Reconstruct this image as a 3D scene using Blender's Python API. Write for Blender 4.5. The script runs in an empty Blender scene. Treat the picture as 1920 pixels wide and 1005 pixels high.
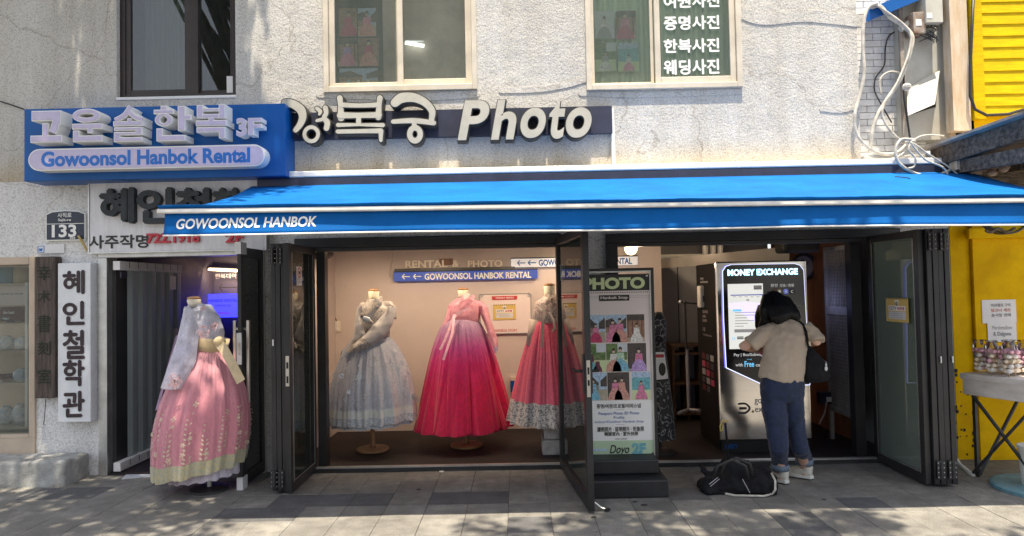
import bpy, math, random
from math import sin, cos, pi, radians as rad
from mathutils import Vector, Matrix, noise
random.seed(7)
SC = bpy.context.scene
COL = SC.collection

# ------------------------------------------------------------ camera, sky, sun, exposure
W = 6.15                       # distance from the camera to the shop front
CAMZ = 1.6
YAW, PITCH, ROLL = rad(0.45), rad(1.72), rad(1.15)
_f = Vector((-sin(YAW)*cos(PITCH), cos(YAW)*cos(PITCH), sin(PITCH)))
_r0 = Vector((cos(YAW), sin(YAW), 0))
_u0 = _r0.cross(_f)
_u = _u0*cos(ROLL) + _r0*sin(ROLL)
_r = _r0*cos(ROLL) - _u0*sin(ROLL)
FOC = 1280.0
cam = bpy.data.cameras.new('camera'); cam.sensor_width = 36; cam.lens = FOC/1920*36
cam.clip_start = .05; cam.clip_end = 400
camo = bpy.data.objects.new('camera', cam); COL.objects.link(camo)
camo.matrix_world = Matrix(((_r.x,_u.x,-_f.x,0),(_r.y,_u.y,-_f.y,0),(_r.z,_u.z,-_f.z,CAMZ),(0,0,0,1)))
SC.camera = camo
SUN = Vector((.02, -.24, 1)).normalized()      # from the scene towards the sun
world = bpy.data.worlds.new("World"); SC.world = world; world.use_nodes = True
nt = world.node_tree; sky = nt.nodes.new('ShaderNodeTexSky'); sky.sky_type = 'NISHITA'; sky.sun_disc = False
sky.sun_elevation = math.asin(SUN.z); sky.sun_rotation = math.atan2(SUN.x, SUN.y)
sky.air_density = 1.0; sky.dust_density = 2.0
hs_ = nt.nodes.new('ShaderNodeHueSaturation'); hs_.inputs['Saturation'].default_value = .42; nt.links.new(sky.outputs[0], hs_.inputs['Color'])
bg = nt.nodes['Background']; nt.links.new(hs_.outputs[0], bg.inputs[0]); bg.inputs[1].default_value = .15
sl = bpy.data.lights.new('sun', 'SUN'); sl.energy = 5.0; sl.angle = rad(.53); sl.color = (1, .88, .70)
slo = bpy.data.objects.new('sun', sl); COL.objects.link(slo); slo.location = (0, -5, 30)
slo.rotation_euler = SUN.to_track_quat('Z', 'Y').to_euler()
SC.view_settings.view_transform = 'Standard'; SC.view_settings.look = 'None'
SC.view_settings.exposure = 1.1; SC.view_settings.gamma = 1
SC.cycles.max_bounces = 8; SC.cycles.transparent_max_bounces = 24; SC.cycles.sample_clamp_indirect = 6

def at(px, py, Y):
    d = _f + _r*((px-960)/FOC) + _u*((502.5-py)/FOC)
    return Vector((0, 0, CAMZ)) + d*(Y/d.y)
def R(px0, py0, px1, py1, Y):
    mx, my = (px0+px1)/2, (py0+py1)/2
    a, b, c, d = at(px0, my, Y).x, at(px1, my, Y).x, at(mx, py1, Y).z, at(mx, py0, Y).z
    return min(a, b), max(a, b), min(c, d), max(c, d)   # x0,x1,z0,z1

# ------------------------------------------------------------ materials
M = {}
def mat(name, col=(.5,.5,.5), rough=.6, metal=0., var=0., vs=6., bump=0., bs=60., bd=.01, emit=None, es=0., spec=.5,
        sheen=0., stretch=None, col2=None, detail=5., objrand=0., coat=0.):
    m = bpy.data.materials.new(name); m.use_nodes = True; n = m.node_tree; p = n.nodes['Principled BSDF']; L = n.links
    p.inputs['Base Color'].default_value = (*col, 1); p.inputs['Roughness'].default_value = rough
    p.inputs['Metallic'].default_value = metal; p.inputs['Specular IOR Level'].default_value = spec
    if sheen: p.inputs['Sheen Weight'].default_value = sheen
    if coat: p.inputs['Coat Weight'].default_value = coat; p.inputs['Coat Roughness'].default_value = .15
    if emit: p.inputs['Emission Color'].default_value = (*emit, 1); p.inputs['Emission Strength'].default_value = es
    tc = n.nodes.new('ShaderNodeNewGeometry'); mp = n.nodes.new('ShaderNodeMapping')
    L.new(tc.outputs['Position'], mp.inputs[0])
    if stretch: mp.inputs['Scale'].default_value = stretch
    if var or col2:
        nz = n.nodes.new('ShaderNodeTexNoise'); nz.inputs['Scale'].default_value = vs; nz.inputs['Detail'].default_value = detail
        nz.inputs['Roughness'].default_value = .62; L.new(mp.outputs[0], nz.inputs['Vector'])
        cr = n.nodes.new('ShaderNodeValToRGB'); L.new(nz.outputs['Fac'], cr.inputs[0])
        a = tuple(max(0, c*(1-var)) for c in col); b = tuple(min(1, c*(1+var)) for c in col)
        if col2: a, b = col2, col
        cr.color_ramp.elements[0].position = .33; cr.color_ramp.elements[0].color = (*a, 1)
        cr.color_ramp.elements[1].position = .67; cr.color_ramp.elements[1].color = (*b, 1)
        out = cr.outputs[0]
        if objrand:
            oi = n.nodes.new('ShaderNodeObjectInfo'); mr = n.nodes.new('ShaderNodeMapRange')
            mr.inputs[3].default_value = 1-objrand; mr.inputs[4].default_value = 1+objrand
            L.new(oi.outputs['Random'], mr.inputs[0]); hs = n.nodes.new('ShaderNodeHueSaturation')
            L.new(mr.outputs[0], hs.inputs['Value']); L.new(out, hs.inputs['Color']); out = hs.outputs[0]
        L.new(out, p.inputs['Base Color'])
    if bump:
        nb = n.nodes.new('ShaderNodeTexNoise'); nb.inputs['Scale'].default_value = bs; nb.inputs['Detail'].default_value = 6
        L.new(mp.outputs[0], nb.inputs['Vector']); bm = n.nodes.new('ShaderNodeBump')
        bm.inputs['Strength'].default_value = bump; bm.inputs['Distance'].default_value = bd
        L.new(nb.outputs['Fac'], bm.inputs['Height']); L.new(bm.outputs[0], p.inputs['Normal'])
    M[name] = m; return m

def add_speckle(m, scale, lo, hi, amt):
    """multiply the base colour by fine grains (granite, asphalt)"""
    n = m.node_tree; L = n.links; p = n.nodes['Principled BSDF']; lk = p.inputs['Base Color'].links
    g = n.nodes.new('ShaderNodeNewGeometry'); nz = n.nodes.new('ShaderNodeTexNoise'); nz.inputs['Scale'].default_value = scale
    nz.inputs['Detail'].default_value = 3; L.new(g.outputs['Position'], nz.inputs['Vector'])
    mr = n.nodes.new('ShaderNodeMapRange'); mr.inputs[1].default_value = .35; mr.inputs[2].default_value = .65
    mr.inputs[3].default_value = lo; mr.inputs[4].default_value = hi; L.new(nz.outputs['Fac'], mr.inputs[0])
    mx = n.nodes.new('ShaderNodeMix'); mx.data_type = 'RGBA'; mx.blend_type = 'MULTIPLY'; mx.inputs[0].default_value = amt
    if lk: L.new(lk[0].from_socket, mx.inputs[6])
    else: mx.inputs[6].default_value = p.inputs['Base Color'].default_value
    L.new(mr.outputs[0], mx.inputs[7]); L.new(mx.outputs[2], p.inputs['Base Color'])

def stucco(name, col, dirt, foot=(1,1,1)):
    m = bpy.data.materials.new(name); m.use_nodes = True; n = m.node_tree; p = n.nodes['Principled BSDF']; L = n.links
    p.inputs['Roughness'].default_value = .9; p.inputs['Specular IOR Level'].default_value = .2
    g = n.nodes.new('ShaderNodeNewGeometry')
    def nz(sc, det, st=None, rough=.6):
        q = n.nodes.new('ShaderNodeTexNoise'); q.inputs['Scale'].default_value = sc; q.inputs['Detail'].default_value = det
        q.inputs['Roughness'].default_value = rough
        if st:
            mp = n.nodes.new('ShaderNodeMapping'); mp.inputs['Scale'].default_value = st
            L.new(g.outputs['Position'], mp.inputs[0]); L.new(mp.outputs[0], q.inputs['Vector'])
        else: L.new(g.outputs['Position'], q.inputs['Vector'])
        return q.outputs['Fac']
    def ramp(src, a, b, ca, cb):
        q = n.nodes.new('ShaderNodeValToRGB'); L.new(src, q.inputs[0])
        q.color_ramp.elements[0].position = a; q.color_ramp.elements[0].color = (*ca, 1)
        q.color_ramp.elements[1].position = b; q.color_ramp.elements[1].color = (*cb, 1); return q.outputs[0]
    def mul(a, b, f=1.):
        q = n.nodes.new('ShaderNodeMix'); q.data_type = 'RGBA'; q.blend_type = 'MULTIPLY'; q.inputs[0].default_value = f
        L.new(a, q.inputs[6]); L.new(b, q.inputs[7]); return q.outputs[2]
    base = ramp(nz(1.3, 6), .3, .7, tuple(c*.86 for c in col), col)
    streak = ramp(nz(1.1, 7, (4, 4, .3)), .35, .62, dirt, (1, 1, 1))
    grain = ramp(nz(95, 3), .38, .50, (.5,.49,.47), (1, 1, 1))
    spots = ramp(nz(9, 7, None, .75), .28, .36, (.6,.55,.5), (1, 1, 1))
    # beige run-off dirt along the foot of the upper wall, with an uneven upper edge
    sz = n.nodes.new('ShaderNodeSeparateXYZ'); L.new(g.outputs['Position'], sz.inputs[0])
    ad = n.nodes.new('ShaderNodeMath'); ad.operation = 'MULTIPLY_ADD'; ad.inputs[1].default_value = .55; L.new(nz(3.5, 6, (1, 1, .4)), ad.inputs[0]); L.new(sz.outputs[2], ad.inputs[2])
    mr = n.nodes.new('ShaderNodeMapRange'); mr.inputs[1].default_value = 2.92; mr.inputs[2].default_value = 3.2; L.new(ad.outputs[0], mr.inputs[0])
    dirtz = ramp(mr.outputs[0], 0, 1, foot, (1, 1, 1))
    # hairline cracks
    vr = n.nodes.new('ShaderNodeTexVoronoi'); vr.feature = 'DISTANCE_TO_EDGE'; vr.inputs['Scale'].default_value = .8
    wn = n.nodes.new('ShaderNodeTexNoise'); wn.inputs['Scale'].default_value = 2.5; wn.inputs['Detail'].default_value = 8; L.new(g.outputs['Position'], wn.inputs['Vector'])
    wa = n.nodes.new('ShaderNodeVectorMath'); wa.operation = 'MULTIPLY_ADD'; wa.inputs[1].default_value = (.5,.5,.5); L.new(wn.outputs['Color'], wa.inputs[0]); L.new(g.outputs['Position'], wa.inputs[2]); L.new(wa.outputs[0], vr.inputs['Vector'])
    crack = ramp(vr.outputs['Distance'], .0015, .006, (.55,.5,.45), (1, 1, 1))
    L.new(mul(mul(mul(mul(mul(base, streak, .5), grain, .7), spots, .5), dirtz, 1.), crack, .6), p.inputs['Base Color'])
    b1 = n.nodes.new('ShaderNodeBump'); b1.inputs['Strength'].default_value = .6; b1.inputs['Distance'].default_value = .008
    L.new(nz(55, 5), b1.inputs['Height'])
    b2 = n.nodes.new('ShaderNodeBump'); b2.inputs['Strength'].default_value = .4; b2.inputs['Distance'].default_value = .03
    L.new(nz(5, 4), b2.inputs['Height']); L.new(b2.outputs[0], b1.inputs['Normal']); L.new(b1.outputs[0], p.inputs['Normal'])
    M[name] = m
stucco('stucco', (.63,.62,.59), (.72,.68,.62), (.9,.8,.66))
stucco('stucco_low', (.8,.8,.8), (.75,.73,.7))

def glass(name, tint=(.75,.85,.82), refl=1.5, haze=0.):
    m = bpy.data.materials.new(name); m.use_nodes = True; n = m.node_tree; L = n.links
    n.nodes.remove(n.nodes['Principled BSDF']); out = n.nodes['Material Output']
    t = n.nodes.new('ShaderNodeBsdfTransparent'); t.inputs[0].default_value = (*tint, 1)
    g = n.nodes.new('ShaderNodeBsdfGlossy'); g.inputs['Roughness'].default_value = .015
    fr = n.nodes.new('ShaderNodeFresnel'); fr.inputs[0].default_value = refl
    mx = n.nodes.new('ShaderNodeMixShader'); L.new(fr.outputs[0], mx.inputs[0]); L.new(t.outputs[0], mx.inputs[1]); L.new(g.outputs[0], mx.inputs[2])
    res = mx.outputs[0]
    if haze:  # pale diffuse share painted into the pane in place of street and sky reflections
        d = n.nodes.new('ShaderNodeBsdfDiffuse'); d.inputs[0].default_value = (.42,.5,.44,1)
        m2 = n.nodes.new('ShaderNodeMixShader'); m2.inputs[0].default_value = haze
        L.new(res, m2.inputs[1]); L.new(d.outputs[0], m2.inputs[2]); res = m2.outputs[0]
    L.new(res, out.inputs[0]); M[name] = m
glass('glass_door', (.62,.72,.69), 1.55, .03); glass('glass_window', (.9,.92,.9), 1.6, .14); glass('glass_dark', (.5,.52,.55), 1.9, .03)
glass('glass_green', (.88,.94,.89), 1.6, .16); glass('glass_right', (.6,.75,.66), 1.7, .28); glass('cellophane', (.9,.9,.9), 1.5)

def cloth(name, stops, z0, z1, trans=.25, rough=.55, sheen=.3, fine=120, weave=.25, nv=.0):
    """fabric whose own dye runs from z0 to z1 (stops: pos, colour)"""
    m = bpy.data.materials.new(name); m.use_nodes = True; n = m.node_tree; L = n.links; p = n.nodes['Principled BSDF']
    out = n.nodes['Material Output']
    g = n.nodes.new('ShaderNodeNewGeometry'); sx = n.nodes.new('ShaderNodeSeparateXYZ'); L.new(g.outputs['Position'], sx.inputs[0])
    mr = n.nodes.new('ShaderNodeMapRange'); mr.inputs[1].default_value = z0; mr.inputs[2].default_value = z1; L.new(sx.outputs[2], mr.inputs[0])
    cr = n.nodes.new('ShaderNodeValToRGB'); L.new(mr.outputs[0], cr.inputs[0]); e = cr.color_ramp.elements
    e[0].position, e[0].color = stops[0][0], (*stops[0][1], 1); e[1].position, e[1].color = stops[-1][0], (*stops[-1][1], 1)
    for q, c in stops[1:-1]:
        k = e.new(q); k.color = (*c, 1)
    nz = n.nodes.new('ShaderNodeTexNoise'); nz.inputs['Scale'].default_value = fine; nz.inputs['Detail'].default_value = 4
    mp = n.nodes.new('ShaderNodeMapping'); mp.inputs['Scale'].default_value = (1,1,.3); L.new(g.outputs['Position'], mp.inputs[0]); L.new(mp.outputs[0], nz.inputs['Vector'])
    r2 = n.nodes.new('ShaderNodeMapRange'); r2.inputs[1].default_value=.3; r2.inputs[2].default_value=.7; r2.inputs[3].default_value = 1-weave; r2.inputs[4].default_value = 1+weave*.4
    L.new(nz.outputs['Fac'], r2.inputs[0])
    mx = n.nodes.new('ShaderNodeMix'); mx.data_type='RGBA'; mx.blend_type='MULTIPLY'; mx.inputs[0].default_value=1
    L.new(cr.outputs[0], mx.inputs[6]); L.new(r2.outputs[0], mx.inputs[7])
    L.new(mx.outputs[2], p.inputs['Base Color']); p.inputs['Roughness'].default_value = rough
    p.inputs['Sheen Weight'].default_value = sheen
    bm = n.nodes.new('ShaderNodeBump'); bm.inputs['Strength'].default_value=.15; bm.inputs['Distance'].default_value=.004
    L.new(nz.outputs['Fac'], bm.inputs['Height']); L.new(bm.outputs[0], p.inputs['Normal'])
    t = n.nodes.new('ShaderNodeBsdfTranslucent'); L.new(mx.outputs[2], t.inputs[0])
    ms = n.nodes.new('ShaderNodeMixShader'); ms.inputs[0].default_value = trans
    L.new(p.outputs[0], ms.inputs[1]); L.new(t.outputs[0], ms.inputs[2]); L.new(ms.outputs[0], out.inputs[0]); M[name] = m

def flowered(name, base, ink, scale, lo=.08, hi=.2, rough=.5):
    """printed or woven flower fabric"""
    m = mat(name, base, rough, sheen=.3); n = m.node_tree; L = n.links; p = n.nodes['Principled BSDF']
    g = n.nodes.new('ShaderNodeNewGeometry'); v = n.nodes.new('ShaderNodeTexVoronoi'); v.inputs['Scale'].default_value = scale
    nz = n.nodes.new('ShaderNodeTexNoise'); nz.inputs['Scale'].default_value = scale*1.4; nz.inputs['Detail'].default_value=4
    ad = n.nodes.new('ShaderNodeVectorMath'); ad.operation='MULTIPLY_ADD'; L.new(nz.outputs['Color'], ad.inputs[0])
    ad.inputs[1].default_value=(.12,)*3; L.new(g.outputs['Position'], ad.inputs[2]); L.new(g.outputs['Position'], nz.inputs['Vector'])
    L.new(ad.outputs[0], v.inputs['Vector'])
    mth = n.nodes.new('ShaderNodeMath'); mth.operation='SINE'; m1 = n.nodes.new('ShaderNodeMath'); m1.operation='MULTIPLY'; m1.inputs[1].default_value=16
    L.new(v.outputs['Distance'], m1.inputs[0]); L.new(m1.outputs[0], mth.inputs[0])
    cr = n.nodes.new('ShaderNodeValToRGB'); L.new(mth.outputs[0], cr.inputs[0]); e = cr.color_ramp.elements
    e[0].position=lo; e[0].color=(*ink,1); e[1].position=hi+.3; e[1].color=(*base,1)
    L.new(cr.outputs[0], p.inputs['Base Color'])

mat('black_frame', (.018,.018,.02), .38, var=.4, vs=3, bump=.05, bs=200, bd=.001)
mat('black_frame2', (.03,.03,.032), .45, var=.3, vs=4)
mat('rubber', (.01,.01,.01), .8)
mat('steel', (.62,.6,.57), .3, 1.)
mat('steel_brushed', (.74,.7,.66), .13, 1., var=.08, vs=3, stretch=(1,1,30), bump=.03, bs=80, bd=.001)
mat('alu', (.55,.55,.54), .42, .85, var=.15, vs=8)
mat('rail_white', (.72,.71,.68), .5, var=.12, vs=9)
mat('cream_frame', (.58,.52,.42), .5, var=.12, vs=5)
mat('brown_frame', (.035,.026,.023), .45, var=.2, vs=6)
mat('sign_blue', (.003,.09,.34), .4, var=.1, vs=2, spec=.3)
mat('navy_strip', (.022,.026,.05), .5, var=.3, vs=5, bump=.1, bs=40, bd=.003)
mat('lavender', (.52,.47,.66), .45, var=.05, vs=20)
mat('white_paint', (.78,.78,.76), .5, var=.05, vs=6)
mat('letter_white', (.8,.8,.78), .5)
mat('letter_blue', (.01,.14,.52), .4)
mat('ivory', (.46,.43,.35), .45, var=.08, vs=12)
mat('letter_side', (.035,.033,.03), .5, var=.3, vs=10)
mat('board_white', (.66,.66,.68), .6, var=.09, vs=4, stretch=(6,6,1))
mat('letter_black', (.025,.03,.035), .7, var=.4, vs=20, bump=.3, bs=60, bd=.004)
mat('letter_red', (.5,.03,.05), .5)
mat('plate_navy', (.015,.022,.045), .4)
mat('wood_old', (.13,.1,.085), .85, col2=(.05,.038,.032), vs=5, stretch=(9,9,.9), bump=.6, bs=30, bd=.01)
mat('carved', (.022,.028,.018), .8)
mat('sign_carved_white', (.72,.74,.76), .6, var=.07, vs=10, bump=.3, bs=25, bd=.004)
mat('ink', (.035,.02,.025), .6, var=.5, vs=30)
mat('awning_blue', (.002,.13,.44), .75, col2=(.001,.09,.33), vs=2.4, detail=9., spec=.15, bump=.25, bs=12, bd=.03, stretch=(1,1,3))
mat('awning_valance', (.001,.10,.36), .7, var=.1, vs=3, spec=.15, bump=.1, bs=10, bd=.01)
mat('concrete', (.36,.35,.33), .9, var=.35, vs=7, bump=.7, bs=40, bd=.01)
mat('concrete_step', (.42,.43,.41), .9, col2=(.22,.21,.2), vs=7, detail=9., bump=.8, bs=70, bd=.006)
mat('stone', (.212,.203,.183), .8, var=.13, vs=9, objrand=.12, bump=.35, bs=150, bd=.003); add_speckle(M['stone'], 190, .5, 1.3, 1)
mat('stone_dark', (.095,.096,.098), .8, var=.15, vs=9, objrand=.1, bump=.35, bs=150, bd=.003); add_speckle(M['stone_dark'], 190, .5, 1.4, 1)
add_speckle(M['stone'], 2.6, .74, 1.14, .9); add_speckle(M['stone'], 11, .8, 1.06, .8); add_speckle(M['stone_dark'], 5, .75, 1.1, .8)
mat('joint', (.07,.066,.06), .95, var=.3, vs=30)
mat('asphalt', (.05,.05,.052), .9, var=.2, vs=4, bump=.4, bs=120, bd=.004)
mat('room_wall', (.58,.50,.47), .8, var=.06, vs=2, bump=.15, bs=40, bd=.003)
mat('room_ceiling', (.55,.52,.48), .85, var=.1, vs=3)
mat('room_floor', (.014,.009,.010), .6, var=.35, vs=2, bump=.3, bs=90, bd=.003)
mat('grey_wall', (.33,.33,.34), .7, var=.1, vs=2)
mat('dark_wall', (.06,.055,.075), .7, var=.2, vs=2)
mat('corrugated', (.3,.34,.33), .5, var=.12, vs=3, stretch=(1,1,.3))
mat('wood_dark', (.1,.055,.03), .6, var=.3, vs=8); mat('kiosk_black', (.012,.012,.013), .6, spec=.1); mat('wood_light', (.36,.19,.09), .5, var=.2, vs=6, stretch=(1,1,.2), bump=.1, bs=30)
mat('wood_panel', (.2,.085,.04), .5, var=.3, vs=7, stretch=(8,8,.5), bump=.2, bs=30, bd=.003)
mat('cream_body', (.72,.65,.52), .6)
mat('black_fabric', (.009,.009,.011), .75, spec=.2, var=.3, vs=12, bump=.3, bs=40, bd=.01)
mat('black_plinth', (.014,.014,.016), .5, var=.4, vs=6, bump=.1, bs=60, bd=.003)
mat('black_gloss', (.008,.008,.01), .12, coat=.5)
mat('dark_plastic', (.03,.03,.03), .5)
mat('white_plastic', (.7,.7,.7), .4)
mat('yellow_siding', (.66,.47,.0), .55, spec=.15, detail=9., col2=(.5,.34,.0), vs=5, stretch=(1.5,1,10), bump=.15, bs=25, bd=.004)
mat('yellow_wall', (.9,.56,.0), .6, spec=.1, col2=(.68,.38,.0), vs=3.5, bump=.12, bs=20, bd=.004)
mat('white_brick', (.74,.73,.71), .75, var=.14, vs=12, objrand=.1, bump=.2, bs=60, bd=.003)
mat('panel_grey', (.52,.52,.47), .6, col2=(.42,.4,.34), vs=4)
mat('rust_beam', (.62,.54,.43), .7, col2=(.5,.36,.22), vs=6, stretch=(3,3,.6), bump=.3, bs=30, bd=.003)
mat('rust_box', (.34,.3,.26), .7, col2=(.17,.09,.05), vs=11)
mat('cable_white', (.5,.47,.41), .6, var=.3, vs=15)
mat('cable_black', (.02,.02,.02), .5)
mat('roof_metal', (.42,.38,.33), .8, col2=(.2,.16,.13), vs=6)
mat('rotten_wood', (.2,.155,.115), .9, col2=(.05,.035,.025), vs=9, stretch=(1,3,3), bump=.9, bs=18, bd=.03)
mat('maroon', (.12,.01,.02), .6)
mat('table_white', (.74,.7,.68), .6, col2=(.58,.53,.5), vs=6, stretch=(1,1,3))
mat('teal_base', (.12,.25,.3), .6, var=.25, vs=9, bump=.2)
mat('bucket', (.6,.59,.55), .4, var=.1, vs=9)
mat('candy_pink', (.8,.45,.55), .5, var=.15, vs=40); mat('candy_cream', (.85,.72,.55), .5, var=.12, vs=40); mat('candy_white', (.8,.76,.72), .5)
mat('stick', (.55,.4,.25), .7)
mat('bark', (.12,.1,.08), .9, var=.35, vs=8, bump=.8, bs=20, bd=.03); mat('leaf', (.06,.12,.03), .55, var=.4, vs=4)
mat('skin', (.62,.37,.27), .5, var=.04, vs=20); mat('hair', (.004,.0035,.004), .5, spec=.25, bump=.6, bs=70, bd=.004, stretch=(1.5,1.5,.06))
mat('shirt', (.44,.35,.265), .8, sheen=.2, var=.05, vs=8, bump=.2, bs=180, bd=.002)
mat('denim', (.012,.022,.06), .8, var=.35, vs=14, sheen=.15, bump=.25, bs=260, bd=.001); mat('denim_cuff', (.13,.17,.23), .8, var=.15, vs=30)
mat('shoe', (.6,.58,.51), .6, var=.08, vs=25); mat('shoe_sole', (.66,.65,.6), .6); mat('sole_dark', (.04,.04,.04), .7)
mat('phone_pink', (.6,.03,.14), .4)
mat('paper', (.82,.8,.79), .7, var=.03, vs=4); mat('paper_yellow', (.62,.45,.13), .6); mat('red_print', (.5,.03,.04), .5); mat('grey_print', (.35,.35,.37), .6)
mat('black_print', (.02,.02,.02), .5); mat('lime_print', (.6,.68,.38), .5); mat('mint_print', (.45,.58,.4), .5); mat('pink_print', (.74,.64,.63), .6)
mat('sky_print', (.4,.52,.68), .5, var=.35, vs=60); mat('green_print', (.2,.28,.1), .5, col2=(.07,.13,.04), vs=30); mat('roof_print', (.07,.055,.05), .5, var=.4, vs=40)
mat('wall_print', (.3,.17,.11), .5, var=.3, vs=40); mat('earth_print', (.42,.36,.28), .5, var=.15, vs=30)
mat('pale_print', (.6,.62,.66), .5, var=.08, vs=30)
for nm, c in (('dress_pink',(.62,.2,.33)),('dress_red',(.5,.04,.13)),('dress_lilac',(.45,.3,.6)),('dress_blue',(.2,.45,.6)),('dress_white',(.7,.66,.64)),
              ('dress_mint',(.45,.6,.45)),('dress_coral',(.62,.3,.25)),('dress_wine',(.14,.02,.06)),('skin_print',(.6,.42,.33)),('hair_print',(.02,.015,.012)),('teal_print',(.15,.4,.45))):
    mat(nm, c, .5, var=.35, vs=70)
mat('blue_ball', (.05,.3,.55), .5); mat('blue_text', (.05,.12,.4), .5); mat('tan_cup', (.5,.33,.17), .6); mat('blue_cup', (.04,.17,.3), .6)
mat('porcelain', (.62,.66,.68), .2, col2=(.25,.35,.5), vs=14); mat('shelf_cream', (.52,.42,.32), .6, var=.1, vs=5)
mat('curtain', (.62,.75,.6), .85, var=.12, vs=30, stretch=(1,1,.05)); mat('blind', (.66,.56,.47), .8, var=.25, vs=3)
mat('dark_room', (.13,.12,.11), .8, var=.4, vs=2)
mat('lamp_warm', (1,.8,.5), .5, emit=(1,.72,.36), es=5); mat('lamp_globe', (1,.85,.6), .5, emit=(1,.76,.4), es=2.6)
mat('led_warm', (1,.8,.55), .5, emit=(1,.7,.4), es=3.5); mat('led_blue', (.02,.02,.6), .5, emit=(.03,.03,1), es=1.6)
mat('tube_white', (1,1,1), .5, emit=(.9,1,.95), es=1.2)
mat('led_rim', (.8,.85,1), .5, emit=(.62,.68,1), es=.85); mat('led_side', (.3,.3,1), .5, emit=(.2,.22,1), es=.6); mat('neon_text', (.5,.8,1), .5, emit=(.45,.78,1), es=1.25)
mat('screen', (.6,.6,.6), .3, emit=(.62,.62,.58), es=.52); mat('screen_line', (.1,.12,.4), .4, emit=(.1,.12,.45), es=.3); mat('screen_cyan', (.1,.4,.7), .4, emit=(.15,.5,.8), es=.5)
mat('screen_lilac', (.6,.55,.8), .4, emit=(.66,.6,.95), es=.6); mat('screen_grey', (.2,.19,.19), .4, emit=(.25,.24,.24), es=.4); mat('print_lit', (.6,.6,.6), .5, emit=(.6,.6,.6), es=.28)
mat('lightbox_blue', (.015,.05,.25), .4, emit=(.02,.06,.3), es=.3); mat('lightbox_white', (.6,.6,.62), .4, emit=(.6,.62,.66), es=.2)
mat('gold_text', (.85,.76,.66), .5); mat('tag_gold', (.45,.33,.1), .5); mat('apt_wall', (.42,.39,.35), .8, var=.1, vs=.4); mat('apt_glass', (.05,.06,.07), .15)
mat('grime_and_shade', (.03,.028,.025), .9)  # dirt marks, plus shade painted behind the flap and in the post gap

# ------------------------------------------------------------ geometry helpers
_tc = {}
def text_geo(s, off=0., ext=0., font='inter', res=4):
    k = (s, off, ext, font, res)
    if k in _tc: return _tc[k]
    c = bpy.data.curves.new('t', 'FONT'); c.body = s; c.offset = off; c.extrude = ext; c.resolution_u = res
    o = bpy.data.objects.new('t', c); COL.objects.link(o); me = bpy.data.meshes.new_from_object(o)
    v = [tuple(x.co) for x in me.vertices]; f = [tuple(p.vertices) for p in me.polygons]
    bpy.data.objects.remove(o); bpy.data.curves.remove(c); bpy.data.meshes.remove(me)
    _tc[k] = (v, f); return v, f

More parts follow.
